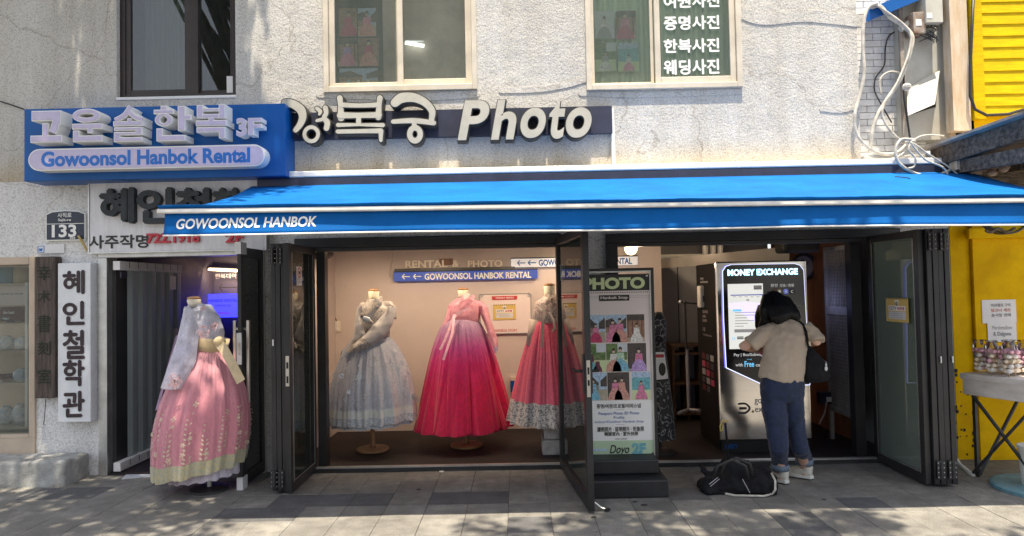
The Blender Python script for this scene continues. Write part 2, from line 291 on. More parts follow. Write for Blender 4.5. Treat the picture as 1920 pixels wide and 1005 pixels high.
class G:
    def __init__(s, M_=None): s.v = []; s.f = []; s.m = []; s.slots = []; s.M = M_ or Matrix.Identity(4); s.mt = 'white_paint'
    def use(s, m): s.mt = m; return s
    def _mi(s, m):
        m = m or s.mt
        if m not in s.slots: s.slots.append(m)
        return s.slots.index(m)
    def add(s, vs, fs, m=None):
        b = len(s.v); s.v += [s.M @ Vector(q) for q in vs]; i = s._mi(m)
        for q in fs: s.f.append(tuple(b+k for k in q)); s.m.append(i)
        return s
    def box(s, x0, x1, y0, y1, z0, z1, m=None, rot=None, skip=()):
        vs = [(x, y, z) for z in (z0, z1) for y in (y0, y1) for x in (x0, x1)]
        if rot:
            c = Vector(((x0+x1)/2, (y0+y1)/2, (z0+z1)/2)); vs = [c + rot @ (Vector(v)-c) for v in vs]
        return s.add(vs, [(0,2,3,1),(4,5,7,6),(0,1,5,4),(2,6,7,3),(0,4,6,2),(1,3,7,5)], m)
    def quad(s, a, b, c, d, m=None): return s.add([a, b, c, d], [(0,1,2,3)], m)
    def prism(s, poly, y0, y1, m=None, side=None):
        """polygon of (x,z) extruded from y0 (front) to y1"""
        n = len(poly)
        vs = [(x, y0, z) for x, z in poly] + [(x, y1, z) for x, z in poly]
        s.add(vs[:n] , [tuple(range(n))], m)
        s.add(vs, [tuple(range(2*n-1, n-1, -1))] + [(i, i+n, (i+1) % n+n, (i+1) % n) for i in range(n)], side or m)
        return s
    def stroke(s, pts, w, y0, y1, m=None, side=None, cap='round', seg=8):
        """brush stroke in the x,z plane, w = width or list of widths"""
        pts = [Vector((p[0], p[1])) for p in pts]; ws = w if isinstance(w, (list, tuple)) else [w]*len(pts)
        if len(pts) > 2:      # smooth it
            P, Q = [], []
            for i in range(len(pts)-1):
                p0, p1, p2, p3 = pts[max(i-1,0)], pts[i], pts[i+1], pts[min(i+2,len(pts)-1)]
                for k in range(4):
                    t = k/4; P.append(.5*((2*p1)+(p2-p0)*t+(2*p0-5*p1+4*p2-p3)*t*t+(3*p1-p0-3*p2+p3)*t**3)); Q.append(ws[i]+(ws[i+1]-ws[i])*t)
            P.append(pts[-1]); Q.append(ws[-1]); pts, ws = P, Q
        L, Rr = [], []
        for i, p in enumerate(pts):
            d = (pts[min(i+1,len(pts)-1)]-pts[max(i-1,0)]).normalized(); nn = Vector((-d.y, d.x))
            L.append(p+nn*ws[i]/2); Rr.append(p-nn*ws[i]/2)
        d0 = (pts[1]-pts[0]).normalized(); d1 = (pts[-1]-pts[-2]).normalized()
        def arc(c, d, r):
            a = math.atan2(d.y, d.x); return [c+Vector((cos(a+pi/2-pi*k/seg), sin(a+pi/2-pi*k/seg)))*r for k in range(1, seg)]
        poly = L + (arc(pts[-1], d1, ws[-1]/2) if cap == 'round' else []) + Rr[::-1] + (arc(pts[0], -d0, ws[0]/2) if cap == 'round' else [])
        return s.prism([(q.x, q.y) for q in poly][::-1], y0, y1, m, side)
    def ring(s, cx, cz, ro, ri, y0, y1, m=None, side=None, n=24):
        """ro, ri: (rx, rz)"""
        O = [(cx+ro[0]*cos(2*pi*k/n), cz+ro[1]*sin(2*pi*k/n)) for k in range(n)]; I = [(cx+ri[0]*cos(2*pi*k/n), cz+ri[1]*sin(2*pi*k/n)) for k in range(n)]
        vs = [(x, y0, z) for x, z in O+I]+[(x, y1, z) for x, z in O+I]
        s.add(vs, [(k, (k+1) % n, n+(k+1) % n, n+k) for k in range(n)], m)
        s.add(vs, [(k, 2*n+k, 2*n+(k+1) % n, (k+1) % n) for k in range(n)]+[(n+k, n+(k+1) % n, 3*n+(k+1) % n, 3*n+k) for k in range(n)], side or m)
        return s
    def tube(s, pts, r, m=None, n=8, side=None, closed=False, caps=True):
        pts = [Vector(p) for p in pts]; rs = r if isinstance(r, list) else [r]*len(pts); N = len(pts); vs = []; fs = []
        prev = None
        for i, p in enumerate(pts):
            d = ((pts[(i+1) % N]-pts[i-1]) if closed else (pts[min(i+1,N-1)]-pts[max(i-1,0)])).normalized()
            if side is not None: a = Vector(side)
            elif prev is not None: a = prev
            else: a = Vector((0,0,1)) if abs(d.z) < .9 else Vector((1,0,0))
            a = (a-d*a.dot(d)).normalized(); b = d.cross(a); prev = a
            q = rs[i]; ra, rb = q if isinstance(q, tuple) else (q, q)
            for k in range(n): vs.append(p+a*ra*cos(2*pi*k/n)+b*rb*sin(2*pi*k/n))
        for i in range(N if closed else N-1):
            for k in range(n): fs.append((i*n+k, i*n+(k+1) % n, ((i+1) % N)*n+(k+1) % n, ((i+1) % N)*n+k))
        if caps and not closed: fs += [tuple(range(n-1, -1, -1)), tuple(range((N-1)*n, N*n))]
        return s.add(vs, fs, m)
    def lathe(s, cx, cy, prof, m=None, n=24, sy=1.):
        vs = []; fs = []
        for rr, z in prof:
            for k in range(n): vs.append((cx+rr*cos(2*pi*k/n), cy+rr*sy*sin(2*pi*k/n), z))
        for i in range(len(prof)-1):
            for k in range(n): fs.append((i*n+k, i*n+(k+1) % n, (i+1)*n+(k+1) % n, (i+1)*n+k))
        if prof[0][0] > 1e-4: fs.append(tuple(range(n-1, -1, -1)))
        if prof[-1][0] > 1e-4: fs.append(tuple(range((len(prof)-1)*n, len(prof)*n)))
        return s.add(vs, fs, m)
    def ball(s, c, r, m=None, n=12, rot=None):
        rx, ry, rz = r if isinstance(r, (tuple, list)) else (r, r, r); vs = []; fs = []; h = max(4, n//2+1)
        for i in range(h+1):
            a = pi*i/h
            for k in range(n):
                q = Vector((rx*sin(a)*cos(2*pi*k/n), ry*sin(a)*sin(2*pi*k/n), rz*cos(a)))
                if rot: q = rot @ q
                vs.append(Vector(c)+q)
        for i in range(h):
            for k in range(n): fs.append((i*n+k, (i+1)*n+k, (i+1)*n+(k+1) % n, i*n+(k+1) % n))
        return s.add(vs, fs, m)
    def text(s, t, x0, x1, z0, z1, y, m=None, off=0., depth=0., shear=0., bold=0., font='inter', res=4, side=None):
        """letters facing -Y, fitted to the rectangle"""
        v, f = text_geo(t, off, 1. if depth else 0., font, res)
        if not v: return s
        xs = [q[0]+shear*q[1] for q in v]; ys = [q[1] for q in v]; a0, a1, b0, b1 = min(xs), max(xs), min(ys), max(ys)
        if a1-a0 < 1e-6 or b1-b0 < 1e-6: return s
        sx, sz = (x1-x0)/(a1-a0), (z1-z0)/(b1-b0)
        offs = [(0,0,0)]
        if bold: offs = [(-bold,0,0),(bold,0,.0004),(0,bold,.0008),(0,-bold,.0012)]
        for ox, oz, oy in offs:
            vs = [(x0+(xs[i]-a0)*sx+ox, y-oy-(q[2]*depth/2 if depth else 0), z0+(q[1]-b0)*sz+oz) for i, q in enumerate(v)]
            s.add(vs, f, m)
        return s
    def sheet(s, fn, nu, nv, m=None, thick=0.):
        vs = [fn(i/nu, j/nv) for j in range(nv+1) for i in range(nu+1)]
        return s.add(vs, [(j*(nu+1)+i, j*(nu+1)+i+1, (j+1)*(nu+1)+i+1, (j+1)*(nu+1)+i) for j in range(nv) for i in range(nu)], m)
    def build(s, name, parent=None, label=None, cat=None, group=None, kind=None, smooth=False, bevel=0., solid=0., fused=None, wrinkle=0., wfreq=8., wan=.6):
        me = bpy.data.meshes.new(name); 
        if not s.v: return None
        lo = Vector([min(q[i] for q in s.v) for i in range(3)]); hi = Vector([max(q[i] for q in s.v) for i in range(3)])
        c = (lo+hi)/2; 
        if parent is None: c.z = lo.z
        me.from_pydata([q-c for q in s.v], [], s.f); me.polygons.foreach_set('material_index', s.m)
        for sl_ in s.slots: me.materials.append(M[sl_])
        me.validate(); me.update()
        if fused or bevel or solid:
            o = bpy.data.objects.new('tmp', me); COL.objects.link(o)
            if fused:
                k = o.modifiers.new('r', 'REMESH'); k.mode = 'VOXEL'; k.voxel_size = fused; k.use_smooth_shade = True
                k = o.modifiers.new('s', 'SMOOTH'); k.factor = .6; k.iterations = 4
            if solid: k = o.modifiers.new('so', 'SOLIDIFY'); k.thickness = solid; k.offset = 0
            if bevel: k = o.modifiers.new('b', 'BEVEL'); k.width = bevel; k.segments = 2; k.limit_method = 'ANGLE'; k.angle_limit = rad(40)
            dg = bpy.context.evaluated_depsgraph_get(); m2 = bpy.data.meshes.new_from_object(o.evaluated_get(dg))
            bpy.data.objects.remove(o); bpy.data.meshes.remove(me); me = m2; me.name = name
            if wrinkle:
                nn = [v.normal.copy() for v in me.vertices]
                for v, q in zip(me.vertices, nn):
                    w_ = v.co+c; v.co += q*wrinkle*(noise.noise(Vector((w_.x*wfreq, w_.y*wfreq, w_.z*wfreq*wan)))+.5*noise.noise(w_*wfreq*2.3))
        if smooth: me.polygons.foreach_set('use_smooth', [True]*len(me.polygons))
        o = bpy.data.objects.new(name, me); COL.objects.link(o)
        place(o, c, parent); tag(o, label, cat, group, kind); return o
WO = {}
def place(o, c, parent):
    WO[o.name] = Vector(c)
    if parent is not None: o.parent = parent; o.location = Vector(c)-WO[parent.name]
    else: o.location = c
def tag(o, label=None, cat=None, group=None, kind=None):
    if label: o['label'] = label
    if cat: o['category'] = cat
    if group: o['group'] = group
    if kind: o['kind'] = kind
    return o
def thing(name, label, cat, loc=(0,0,0), group=None, kind=None, parent=None):
    o = bpy.data.objects.new(name, None); o.empty_display_size = .1; COL.objects.link(o); place(o, Vector(loc), parent)
    return tag(o, label, cat, group, kind)
def one(name, label, cat, fn, group=None, **kw):
    g = G(); fn(g); return g.build(name, None, label, cat, group, **kw)
def holes_wall(g, x0, x1, z0, z1, holes, y0, y1, m=None, maxc=1.0):
    xs = sorted({x0, x1}|{h[i] for h in holes for i in (0,1) if x0 < h[i] < x1}); zs = sorted({z0, z1}|{h[i] for h in holes for i in (2,3) if z0 < h[i] < z1})
    def solid(i, j):
        if i < 0 or j < 0 or i >= len(xs)-1 or j >= len(zs)-1: return False
        cx, cz = (xs[i]+xs[i+1])/2, (zs[j]+zs[j+1])/2
        return not any(h[0] < cx < h[1] and h[2] < cz < h[3] for h in holes)
    for i in range(len(xs)-1):
        for j in range(len(zs)-1):
            if not solid(i, j): continue
            a, b, c, d = xs[i], xs[i+1], zs[j], zs[j+1]
            g.quad((a,y0,c),(b,y0,c),(b,y0,d),(a,y0,d), m); g.quad((b,y1,c),(a,y1,c),(a,y1,d),(b,y1,d), m)
            if not solid(i-1, j): g.quad((a,y1,c),(a,y0,c),(a,y0,d),(a,y1,d), m)
            if not solid(i+1, j): g.quad((b,y0,c),(b,y1,c),(b,y1,d),(b,y0,d), m)
            if not solid(i, j-1): g.quad((a,y1,c),(b,y1,c),(b,y0,c),(a,y0,c), m)
            if not solid(i, j+1): g.quad((a,y0,d),(b,y0,d),(b,y1,d),(a,y1,d), m)
def frame(g, x0, x1, z0, z1, y0, y1, w, m=None, wb=None, wt=None):
    wb = w if wb is None else wb; wt = w if wt is None else wt
    g.box(x0, x0+w, y0, y1, z0, z1, m); g.box(x1-w, x1, y0, y1, z0, z1, m)
    g.box(x0+w, x1-w, y0, y1, z0, z0+wb, m); g.box(x0+w, x1-w, y0, y1, z1-wt, z1, m)
# ------------------------------------------------------------ ground
def gl(): 
    g = G(); g.box(-40, 40, -1.0, 14, -.3, -.012, 'joint'); g.build('ground', kind='structure')
    g = G(); g.box(-40, 40, -9, -1.16, -.5, -.14, 'asphalt'); g.build('road', kind='structure')
    g = G()
    for k in range(-14, 15): g.box(k*1.0-.495, k*1.0+.495, -1.155, -1.005, -.3, .0, 'concrete')
    g.build('kerb', kind='structure')
    g = G(); g.box(-40, 40, -30, -9.01, -.5, 0, 'concrete'); g.build('pavement_opposite', kind='structure')
gl()
pave = thing('pavement', None, None, (0, 5, 0), kind='structure')
CW, RD, X0, Y0 = .302, .31, .805, 5.45
def cell(px, py):
    d = _f + _r*((px-960)/FOC) + _u*((502.5-py)/FOC); t = -CAMZ/d.z; p = d*t
    return math.floor((p.x-X0)/CW), math.floor((p.y-Y0)/RD)
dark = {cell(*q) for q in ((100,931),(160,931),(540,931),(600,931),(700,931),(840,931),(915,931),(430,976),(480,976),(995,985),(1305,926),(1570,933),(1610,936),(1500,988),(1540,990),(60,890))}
def stone_mesh(w, d, m):
    g = G(); g.box(-w*CW/2+.0014, w*CW/2-.0014, -d*RD/2+.0014, d*RD/2-.0014, -.03, 0, m)
    o = g.build('stone_proto', bevel=.0016); me = o.data; bpy.data.objects.remove(o); return me
SM = {(w, d, m): stone_mesh(w, d, m) for w, d in ((1,1),(1,2),(2,1)) for m in ('stone', 'stone_dark')}
used = set(); rs = random.Random(3); ns = 0
rest = G()
for j in range(2, -13, -1):
    for i in range(-18, 15):
        if (i, j) in used: continue
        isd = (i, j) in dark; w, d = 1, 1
        q = rs.random()
        nxt = (i+1, j) not in used and ((i+1, j) in dark) == isd; dn = ((i, j-1) in dark) == isd
        if (isd or q < .18) and nxt and i < 14: w = 2
        elif q < .8 and dn and not isd: d = 2
        for a in range(w):
            for b in range(d): used.add((i+a, j-b))
        cx, cy = X0+(i+w/2)*CW, Y0+(j+1-d/2)*RD
        vis = cy > 3.1
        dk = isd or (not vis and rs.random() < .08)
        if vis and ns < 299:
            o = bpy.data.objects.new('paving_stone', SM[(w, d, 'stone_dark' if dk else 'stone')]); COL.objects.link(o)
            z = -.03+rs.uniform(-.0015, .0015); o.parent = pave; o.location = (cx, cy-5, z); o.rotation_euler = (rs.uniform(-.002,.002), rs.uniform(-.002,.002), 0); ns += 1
        else:
            rest.box(cx-w*CW/2+.0014, cx+w*CW/2-.0014, cy-d*RD/2+.0014, cy+d*RD/2-.0014, -.03, 0, 'stone_dark' if dk else 'stone')
rest.box(-40, X0-18*CW-.01, -1, 6.4, -.03, -.002, 'stone'); rest.box(X0+15*CW+.01, 40, -1, 14, -.03, -.002, 'stone')
rest.build('far_paving', pave, kind='stuff')

# ------------------------------------------------------------ the building
bld = thing('shop_building', 'white stucco two storey shop building with blue awning and open folding doors', 'building', (0, W, 0))
XR = 3.12                                    # right end of the upper stucco
LW = R(218, -400, 440, 183, W); LW = (LW[0], LW[1], LW[2], 5.2)
MW = R(605, -400, 890, 172, W); MW = (MW[0], MW[1], MW[2], 5.2)
RW = R(1093, -400, 1383, 168, W); RW = (RW[0], RW[1], RW[2], 5.2)
ENT = (-3.78, -2.30, -.5, 1.985); DSP = (-2.0, .40, -.5, 2.09); KIO = (.80, 3.42, -.5, 2.075); SHP = (-5.6, -4.36, .345, 1.975)
g = G(); holes_wall(g, -6.2, XR, 2.66, 8.5, [LW, MW, RW], W, W+.26, 'stucco'); g.build('upper_wall', bld)
g = G(); holes_wall(g, -6.2, 3.88, -.05, 2.66, [ENT, DSP, KIO, SHP], W+.002, W+.26, 'stucco_low'); g.build('lower_wall', bld)
# cement ledges and patched render on the upper wall
g = G()
def patch(pts, th):
    q = [at(x, y, W) for x, y in pts]; g.stroke([(p.x, p.z) for p in q], th, W-.006, W+.01, 'stucco')
patch([(1385,22),(1430,36),(1500,30),(1560,34),(1612,40)], .11); patch([(940,170),(1010,168),(1060,160),(1095,150)], .05)
patch([(600,176),(700,180),(800,182),(892,176)], .07); patch([(1540,205),(1575,208),(1612,200)], .035); patch([(1090,175),(1200,178),(1385,172)], .05)
g.build('render_patch', bld, smooth=False)
g = G()
for pts in ([(1150,205),(1150,240),(1149,290),(1152,312)],): g.tube([at(x, y, W-.012) for x, y in pts], .009, 'cable_black')
g.tube([at(x, y, W-.012) for x, y in [(0,190),(20,196),(45,205)]], .006, 'cable_black')
g.build('wall_wire', bld)
g = G(); a, b, c, d = R(1147, 315, 1152, 205, W); g.box(a-.006, b, W-.03, W, c, d, 'white_paint'); g.build('trim_strip', bld)
# interior shell
RX = 3.10
g = G()
g.box(-2.16, -2.06, W+.26, 7.8, 0, 2.42, 'room_wall'); g.build('side_wall', bld)
g = G(); g.box(-2.16, 1.62, 7.7, 7.85, 0, 2.42, 'room_wall'); g.build('back_wall', bld)
g = G(); g.box(1.56, 1.62, 7.85, 9.0, 0, 2.42, 'room_wall'); g.box(1.5, 3.3, 9.0, 9.1, 0, 2.5, 'grey_wall'); g.build('rear_wall', bld)
g = G(); g.box(RX+.32, RX+.42, W+.26, 9.1, 0, 2.5, 'grey_wall'); g.build('right_wall', bld)
g = G(); g.box(1.62, 3.6, W+.26, 9.1, 2.36, 2.48, 'room_ceiling'); g.box(-2.3, 1.62, W+.26, 7.85, 2.07, 2.2, 'room_ceiling'); g.build('ceiling', bld)
g = G(); g.box(-2.06, 3.42, W-.02, 9.0, -.06, .03, 'room_floor'); g.box(-3.78, -2.30, W-.02, 9.2, -.06, .02, 'room_floor'); g.build('floor', bld)
g = G()
for a, b in ((-2.0, .40), (.80, 3.42)):
    g.box(a, b, W-.075, W-.02, -.06, .034, 'black_frame2'); g.box(a, b, W-.07, W-.03, .036, .05, 'alu')
g.build('door_sill', bld)
# corridor behind the entrance
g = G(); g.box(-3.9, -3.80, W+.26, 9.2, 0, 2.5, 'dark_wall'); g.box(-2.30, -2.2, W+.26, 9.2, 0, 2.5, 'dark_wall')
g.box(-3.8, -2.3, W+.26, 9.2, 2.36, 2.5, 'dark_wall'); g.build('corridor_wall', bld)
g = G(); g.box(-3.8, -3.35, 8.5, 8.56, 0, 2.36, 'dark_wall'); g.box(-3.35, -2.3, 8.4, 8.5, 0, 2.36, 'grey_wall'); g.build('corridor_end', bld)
# upper rooms: dark boxes behind the windows
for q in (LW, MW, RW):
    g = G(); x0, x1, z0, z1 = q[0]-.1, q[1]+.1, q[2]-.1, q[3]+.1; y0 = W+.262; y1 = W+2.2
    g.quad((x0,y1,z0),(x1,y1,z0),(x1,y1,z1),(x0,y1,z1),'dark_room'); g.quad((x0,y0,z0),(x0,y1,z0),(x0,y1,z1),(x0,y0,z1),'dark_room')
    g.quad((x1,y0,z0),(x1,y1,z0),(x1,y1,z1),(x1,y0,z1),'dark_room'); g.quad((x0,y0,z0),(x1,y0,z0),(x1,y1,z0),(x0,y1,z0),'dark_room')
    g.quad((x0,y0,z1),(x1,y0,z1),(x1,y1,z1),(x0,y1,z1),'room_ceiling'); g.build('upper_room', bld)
# ---- window 1 (brown, deep set)
def rot_part(name, parent, fn, **kw): q = G(); fn(q); return q.build(name, parent, **kw)
x0, x1, z0, z1 = LW
g = G(); frame(g, x0, x1, z0, z1, W+.05, W+.13, .05, 'brown_frame'); g.box(x0+.615, x0+.72, W+.06, W+.12, z0+.05, z1-.05, 'brown_frame')
g.box(x0, x1, W-.01, W+.05, z0-.015, z0+.012, 'white_paint'); win = g.build('window', bld, bevel=.004)
g = G(); frame(g, x0+.05, x0+.64, z0+.05, z1-.05, W+.062, W+.10, .045, 'brown_frame'); g.build('sash', win, bevel=.003)
g = G(); frame(g, x0+.68, x1-.05, z0+.05, z1-.05, W+.085, W+.118, .035, 'brown_frame'); g.build('sash', win, bevel=.003)
for a, b, y in ((x0+.094, x0+.596, W+.08), (x0+.714, x1-.084, W+.10)):
    g = G(); g.quad((a,y,z0+.09),(b,y,z0+.09),(b,y,z1-.09),(a,y,z1-.09),'glass_dark'); g.build('pane', win)
g = G(); a = x0+.12
g.sheet(lambda u, v: (x0+.55*u+.1, W+.30+.02*sin(u*70), z0+v*(z1-z0)), 60, 1, 'curtain'); 
g.build('curtain', win)
q = R(424,178,436,142,W+.06); g = G(); g.box(q[0], q[1], W+.072, W+.08, q[2], q[3], 'white_plastic'); g.build('sticker', win)
# ---- window 2
x0, x1, z0, z1 = MW
g = G(); frame(g, x0, x1, z0, z1, W-.03, W+.10, .045, 'cream_frame', wb=.055); win = g.build('window', bld, bevel=.005)
mx = R(742,100,755,50,W); 
g = G(); frame(g, x0+.047, mx[1], z0+.057, z1-.047, W+.0, W+.04, .05, 'cream_frame', wb=.035); g.build('sash', win, bevel=.004)
g = G(); frame(g, mx[0]-.02, x1-.047, z0+.057, z1-.047, W+.045, W+.08, .06, 'cream_frame', wb=.07); g.build('sash', win, bevel=.004)
for a, b, y in ((x0+.1, mx[0], W+.02), (mx[1], x1-.11, W+.06)):
    g = G(); g.quad((a,y,z0+.09),(b,y,z0+.09),(b,y,z1-.09),(a,y,z1-.09),'glass_window'); g.build('pane', win)
g = G(); g.quad((mx[1]-.25,W+.36,z0),(x1,W+.36,z0),(x1,W+.36,z1),(mx[1]-.25,W+.36,z1),'blind'); g.build('blind', win)
# ---- window 3
x0, x1, z0, z1 = RW
g = G(); frame(g, x0, x1, z0, z1, W-.035, W+.10, .05, 'cream_frame', wb=.05); win3 = g.build('window', bld, bevel=.005)
mx = R(1222,100,1237,50,W)
g = G(); frame(g, x0+.052, mx[0]+.02, z0+.052, z1-.047, W+.03, W+.06, .03, 'cream_frame', wb=.03); g.build('sash', win3, bevel=.004)
g = G(); frame(g, mx[0]+.025, x1-.052, z0+.052, z1-.047, W-.01, W+.028, .05, 'cream_frame', wb=.06); g.build('sash', win3, bevel=.004)
for a, b, y in ((x0+.08, mx[0], W+.045), (mx[1]+.01, x1-.10, W+.012)):
    g = G(); g.quad((a,y,z0+.08),(b,y,z0+.08),(b,y,z1-.09),(a,y,z1-.09),'glass_green'); g.build('pane', win3)
g = G(); g.sheet(lambda u, v: (x0+(x1-x0)*u, W+.14+.018*sin(u*95), z0+v*(z1-z0)), 110, 1, 'curtain'); g.build('curtain', win3)
g = G()
for s, y0_, y1_ in (("여권사진",14,-10),("증명사진",55,30),("한복사진",98,73),("웨딩사진",139,112)):
    q = R(1245, y0_, 1348, y1_, W+.005); g.text(s, q[0], q[1], q[2], q[3], W+.004, 'letter_white', bold=.0045)
g.build('lettering', win3)
# ---- ceiling tube lamps seen through window 2
t = thing('tube_lamp', 'white fluorescent tube lamp glowing behind the middle upstairs window', 'lamp', at(777,83,W+.3))
g = G(); g.tube([at(760,80,W+.3), at(795,86,W+.3)], .018, 'tube_white'); g.build('tube', t); g = G(); g.box(*[f(at(x,77,W+.3).x for x in (760,795)) for f in (min,max)], W+.29, W+.33, at(777,77,W+.3).z, at(777,75,W+.3).z, 'white_plastic'); g.build('fitting', t)

# ---- far left shop window
x0, x1, z0, z1 = SHP
g = G(); frame(g, x0, x1+.0, z0, z1, W-.02, W+.12, .055, 'shelf_cream', wb=.03, wt=.07)
g.box(x0, x1, W-.02, W+.0, .05, z0, 'shelf_cream'); wn = g.build('window', bld, bevel=.005)
g = G(); g.quad((x0+.05,W+.05,z0+.03),(x1-.05,W+.05,z0+.03),(x1-.05,W+.05,z1-.07),(x0+.05,W+.05,z1-.07),'glass_window'); g.build('pane', wn)
g = G(); g.box(x0-.1, x1+.25, W+.9, W+.95, 0, 2.3, 'shelf_cream'); g.box(x0-.1, x1+.25, W+.26, W+.9, 2.1, 2.2, 'shelf_cream'); g.box(x1+.2, x1+.25, W+.26, W+.9, 0, 2.2, 'shelf_cream'); g.box(x0-.1,x1+.2,W+.26,W+.9,.2,.3,'shelf_cream'); g.build('display_recess', bld)
sh = thing('display_shelf', 'cream display shelving with rows of pottery behind the far left shop window', 'shelf', (-4.9, W+.5, .3))
for py in (795, 715, 655, 604, 532):
    z = at(20, py, W+.45).z; g = G(); g.box(-5.5, -4.3, W+.3, W+.85, z-.025, z, 'shelf_cream'); g.build('shelf_board', sh)
g = G(); q = R(48, 800, 53, 530, W+.28); g.box(q[0], q[1], W+.27, W+.29, q[2], q[3], 'white_plastic'); g.build('upright', sh)
def pot(px, py, w, h, m, label, kind, Y=W+.42, group='pottery in the left shop window'):
    p = at(px, py, Y); sc_ = Y/FOC; w *= sc_/2; h *= sc_; g = G()
    if kind == 'cup': prof = [(w*.86,0),(w*.98,h*.1),(w,h),(w*.92,h),(w*.9,h*.15)]
    elif kind == 'bowl': prof = [(w*.35,0),(w*.4,h*.12),(w*.8,h*.5),(w,h),(w*.95,h),(w*.7,h*.5),(w*.2,h*.2)]
    else: prof = [(w*.5,0),(w*.85,h*.2),(w,h*.5),(w*.8,h*.8),(w*.4,h*.95),(w*.42,h),(w*.36,h*.98)]
    g.lathe(p.x, p.y, [(r_, p.z+z_) for r_, z_ in prof], m, 20); g.build('pot' if kind != 'cup' else 'cup', None, label, 'cup' if kind == 'cup' else 'pot', group, smooth=True)
pot(12, 532, 26, 31, 'blue_cup', 'dark blue cup on the top shelf of the left shop window', 'cup')
pot(41, 532, 27, 30, 'tan_cup', 'tan cup beside the blue cup on the top shelf', 'cup')
pot(12, 655, 30, 26, 'porcelain', 'blue painted porcelain jar on the middle shelf, at the photo edge', 'jar')
pot(40, 655, 24, 24, 'porcelain', 'blue painted porcelain jar on the middle shelf, beside the upright', 'jar')
pot(14, 716, 34, 14, 'maroon', 'dark red bowl on the lower shelf of the left shop window', 'bowl')
pot(40, 716, 28, 26, 'porcelain', 'round porcelain jar beside the dark red bowl', 'jar')
pot(12, 795, 30, 34, 'porcelain', 'large blue and white jar on the bottom shelf, at the photo edge', 'jar')
pot(38, 795, 28, 38, 'porcelain', 'tall blue and white jar on the bottom shelf, beside the upright', 'jar')
pot(20, 604, 30, 9, 'porcelain', 'shallow white bowl under the dark card shelf', 'bowl')
for i, (a, b, c, d, m, lab) in enumerate(((0,572,50,536,'pink_print','pale printed board on the shelf below the two cups'),(0,602,50,575,'maroon','dark brown book with white lettering on the pottery shelf'))):
    q = R(a, b, c, d, W+.36); g = G(); g.box(q[0], q[1], W+.36, W+.38, q[2], q[3], m)
    if i: g.text('the best', q[0]+.03, q[0]+.14, q[2]+.07, q[2]+.10, W+.358, 'letter_white', off=.02)
    else:
        for k in range(5): g.box(q[0]+.01+k*.045, q[0]+.04+k*.045, W+.355, W+.36, q[2]+.10, q[2]+.115, 'grey_print')
    g.build('book' if i else 'printed_board', None, lab, 'book' if i else 'board')

# ---- concrete step
def fstep(g):
    a = R(-60, 882, 126, 838, 5.85); g.box(-5.9, at(130,860,5.85).x, 5.80, W-.02, -.02, .215, 'concrete_step')
one('concrete_step', 'worn grey concrete step below the far left shop window', 'step', fstep, fused=.016, wrinkle=.012, wfreq=7, smooth=True)

# ---- entrance frame
def part(parent, name, fn, **kw): q = G(); fn(q); return q.build(name, parent, **kw)
ef = thing('entrance_frame', 'grey aluminium frame around the open left entrance', 'door frame', (-3.0, W, 0))
part(ef, 'jamb', lambda g: g.box(-3.78, -3.70, W-.03, W+.1, 0, 1.95, 'alu'), bevel=.004)
part(ef, 'jamb', lambda g: g.box(-2.35, -2.28, W-.03, W+.1, 0, 1.95, 'alu'), bevel=.004)
part(ef, 'head', lambda g: g.box(-3.78, -2.28, W-.03, W+.1, 1.95, 2.0, 'alu'), bevel=.004)
dl = thing('corrugated_door', 'dark green grey corrugated door leaf swung inward at the left entrance', 'door', (-3.69, W+.05, 0))
part(dl, 'leaf', lambda g: g.box(-3.70, -3.665, W+.05, 7.35, .03, 1.93, 'black_frame2'))
for k in range(6):
    a = W+.22+k*.17
    part(dl, 'ribbed_panel', lambda g: g.prism([(0,.05),(.0,1.9),(1,1.9),(1,.05)], 0, 1) if 0 else g.add([(-3.66,a,.05),(-3.638,a+.05,.05),(-3.638,a+.12,.05),(-3.66,a+.17,.05),(-3.66,a,1.88),(-3.638,a+.05,1.88),(-3.638,a+.12,1.88),(-3.66,a+.17,1.88)],[(0,1,5,4),(1,2,6,5),(2,3,7,6)],'corrugated'))
def ruler(z0, z1):
    def f(g):
        g.box(-3.662, -3.60, W-.0, 7.3, z0, z1, 'white_paint')
        for k in range(7): g.box(-3.599, -3.597, W+.15+k*.15, W+.156+k*.15, z0+.02, z1, 'black_print')
    return f
part(dl, 'top_strip', ruler(1.84, 1.92)); part(dl, 'bottom_strip', ruler(.03, .105))
part(dl, 'sticker', lambda g: g.box(-3.61, -3.60, W+.02, W+.12, 1.77, 1.82, 'plate_navy'))
part(dl, 'sticker', lambda g: g.box(-3.634, -3.628, 7.1, 7.22, 1.66, 1.8, 'white_plastic'))
def lev(g): g.box(-3.63, -3.60, 7.15, 7.2, .95, 1.25, 'steel'); g.tube([(-3.6,7.17,1.13),(-3.52,7.17,1.13),(-3.52,7.05,1.13)], .014, 'rubber')
part(dl, 'handle', lev)
def mat_f(g): g.box(-3.55, -3.1, 6.05, 6.35, .0, .006, 'pale_print', rot=Matrix.Rotation(.3,3,'Z'))
one('floor_sheet', 'pale printed sheet lying on the pavement at the left entrance', 'sheet', mat_f)
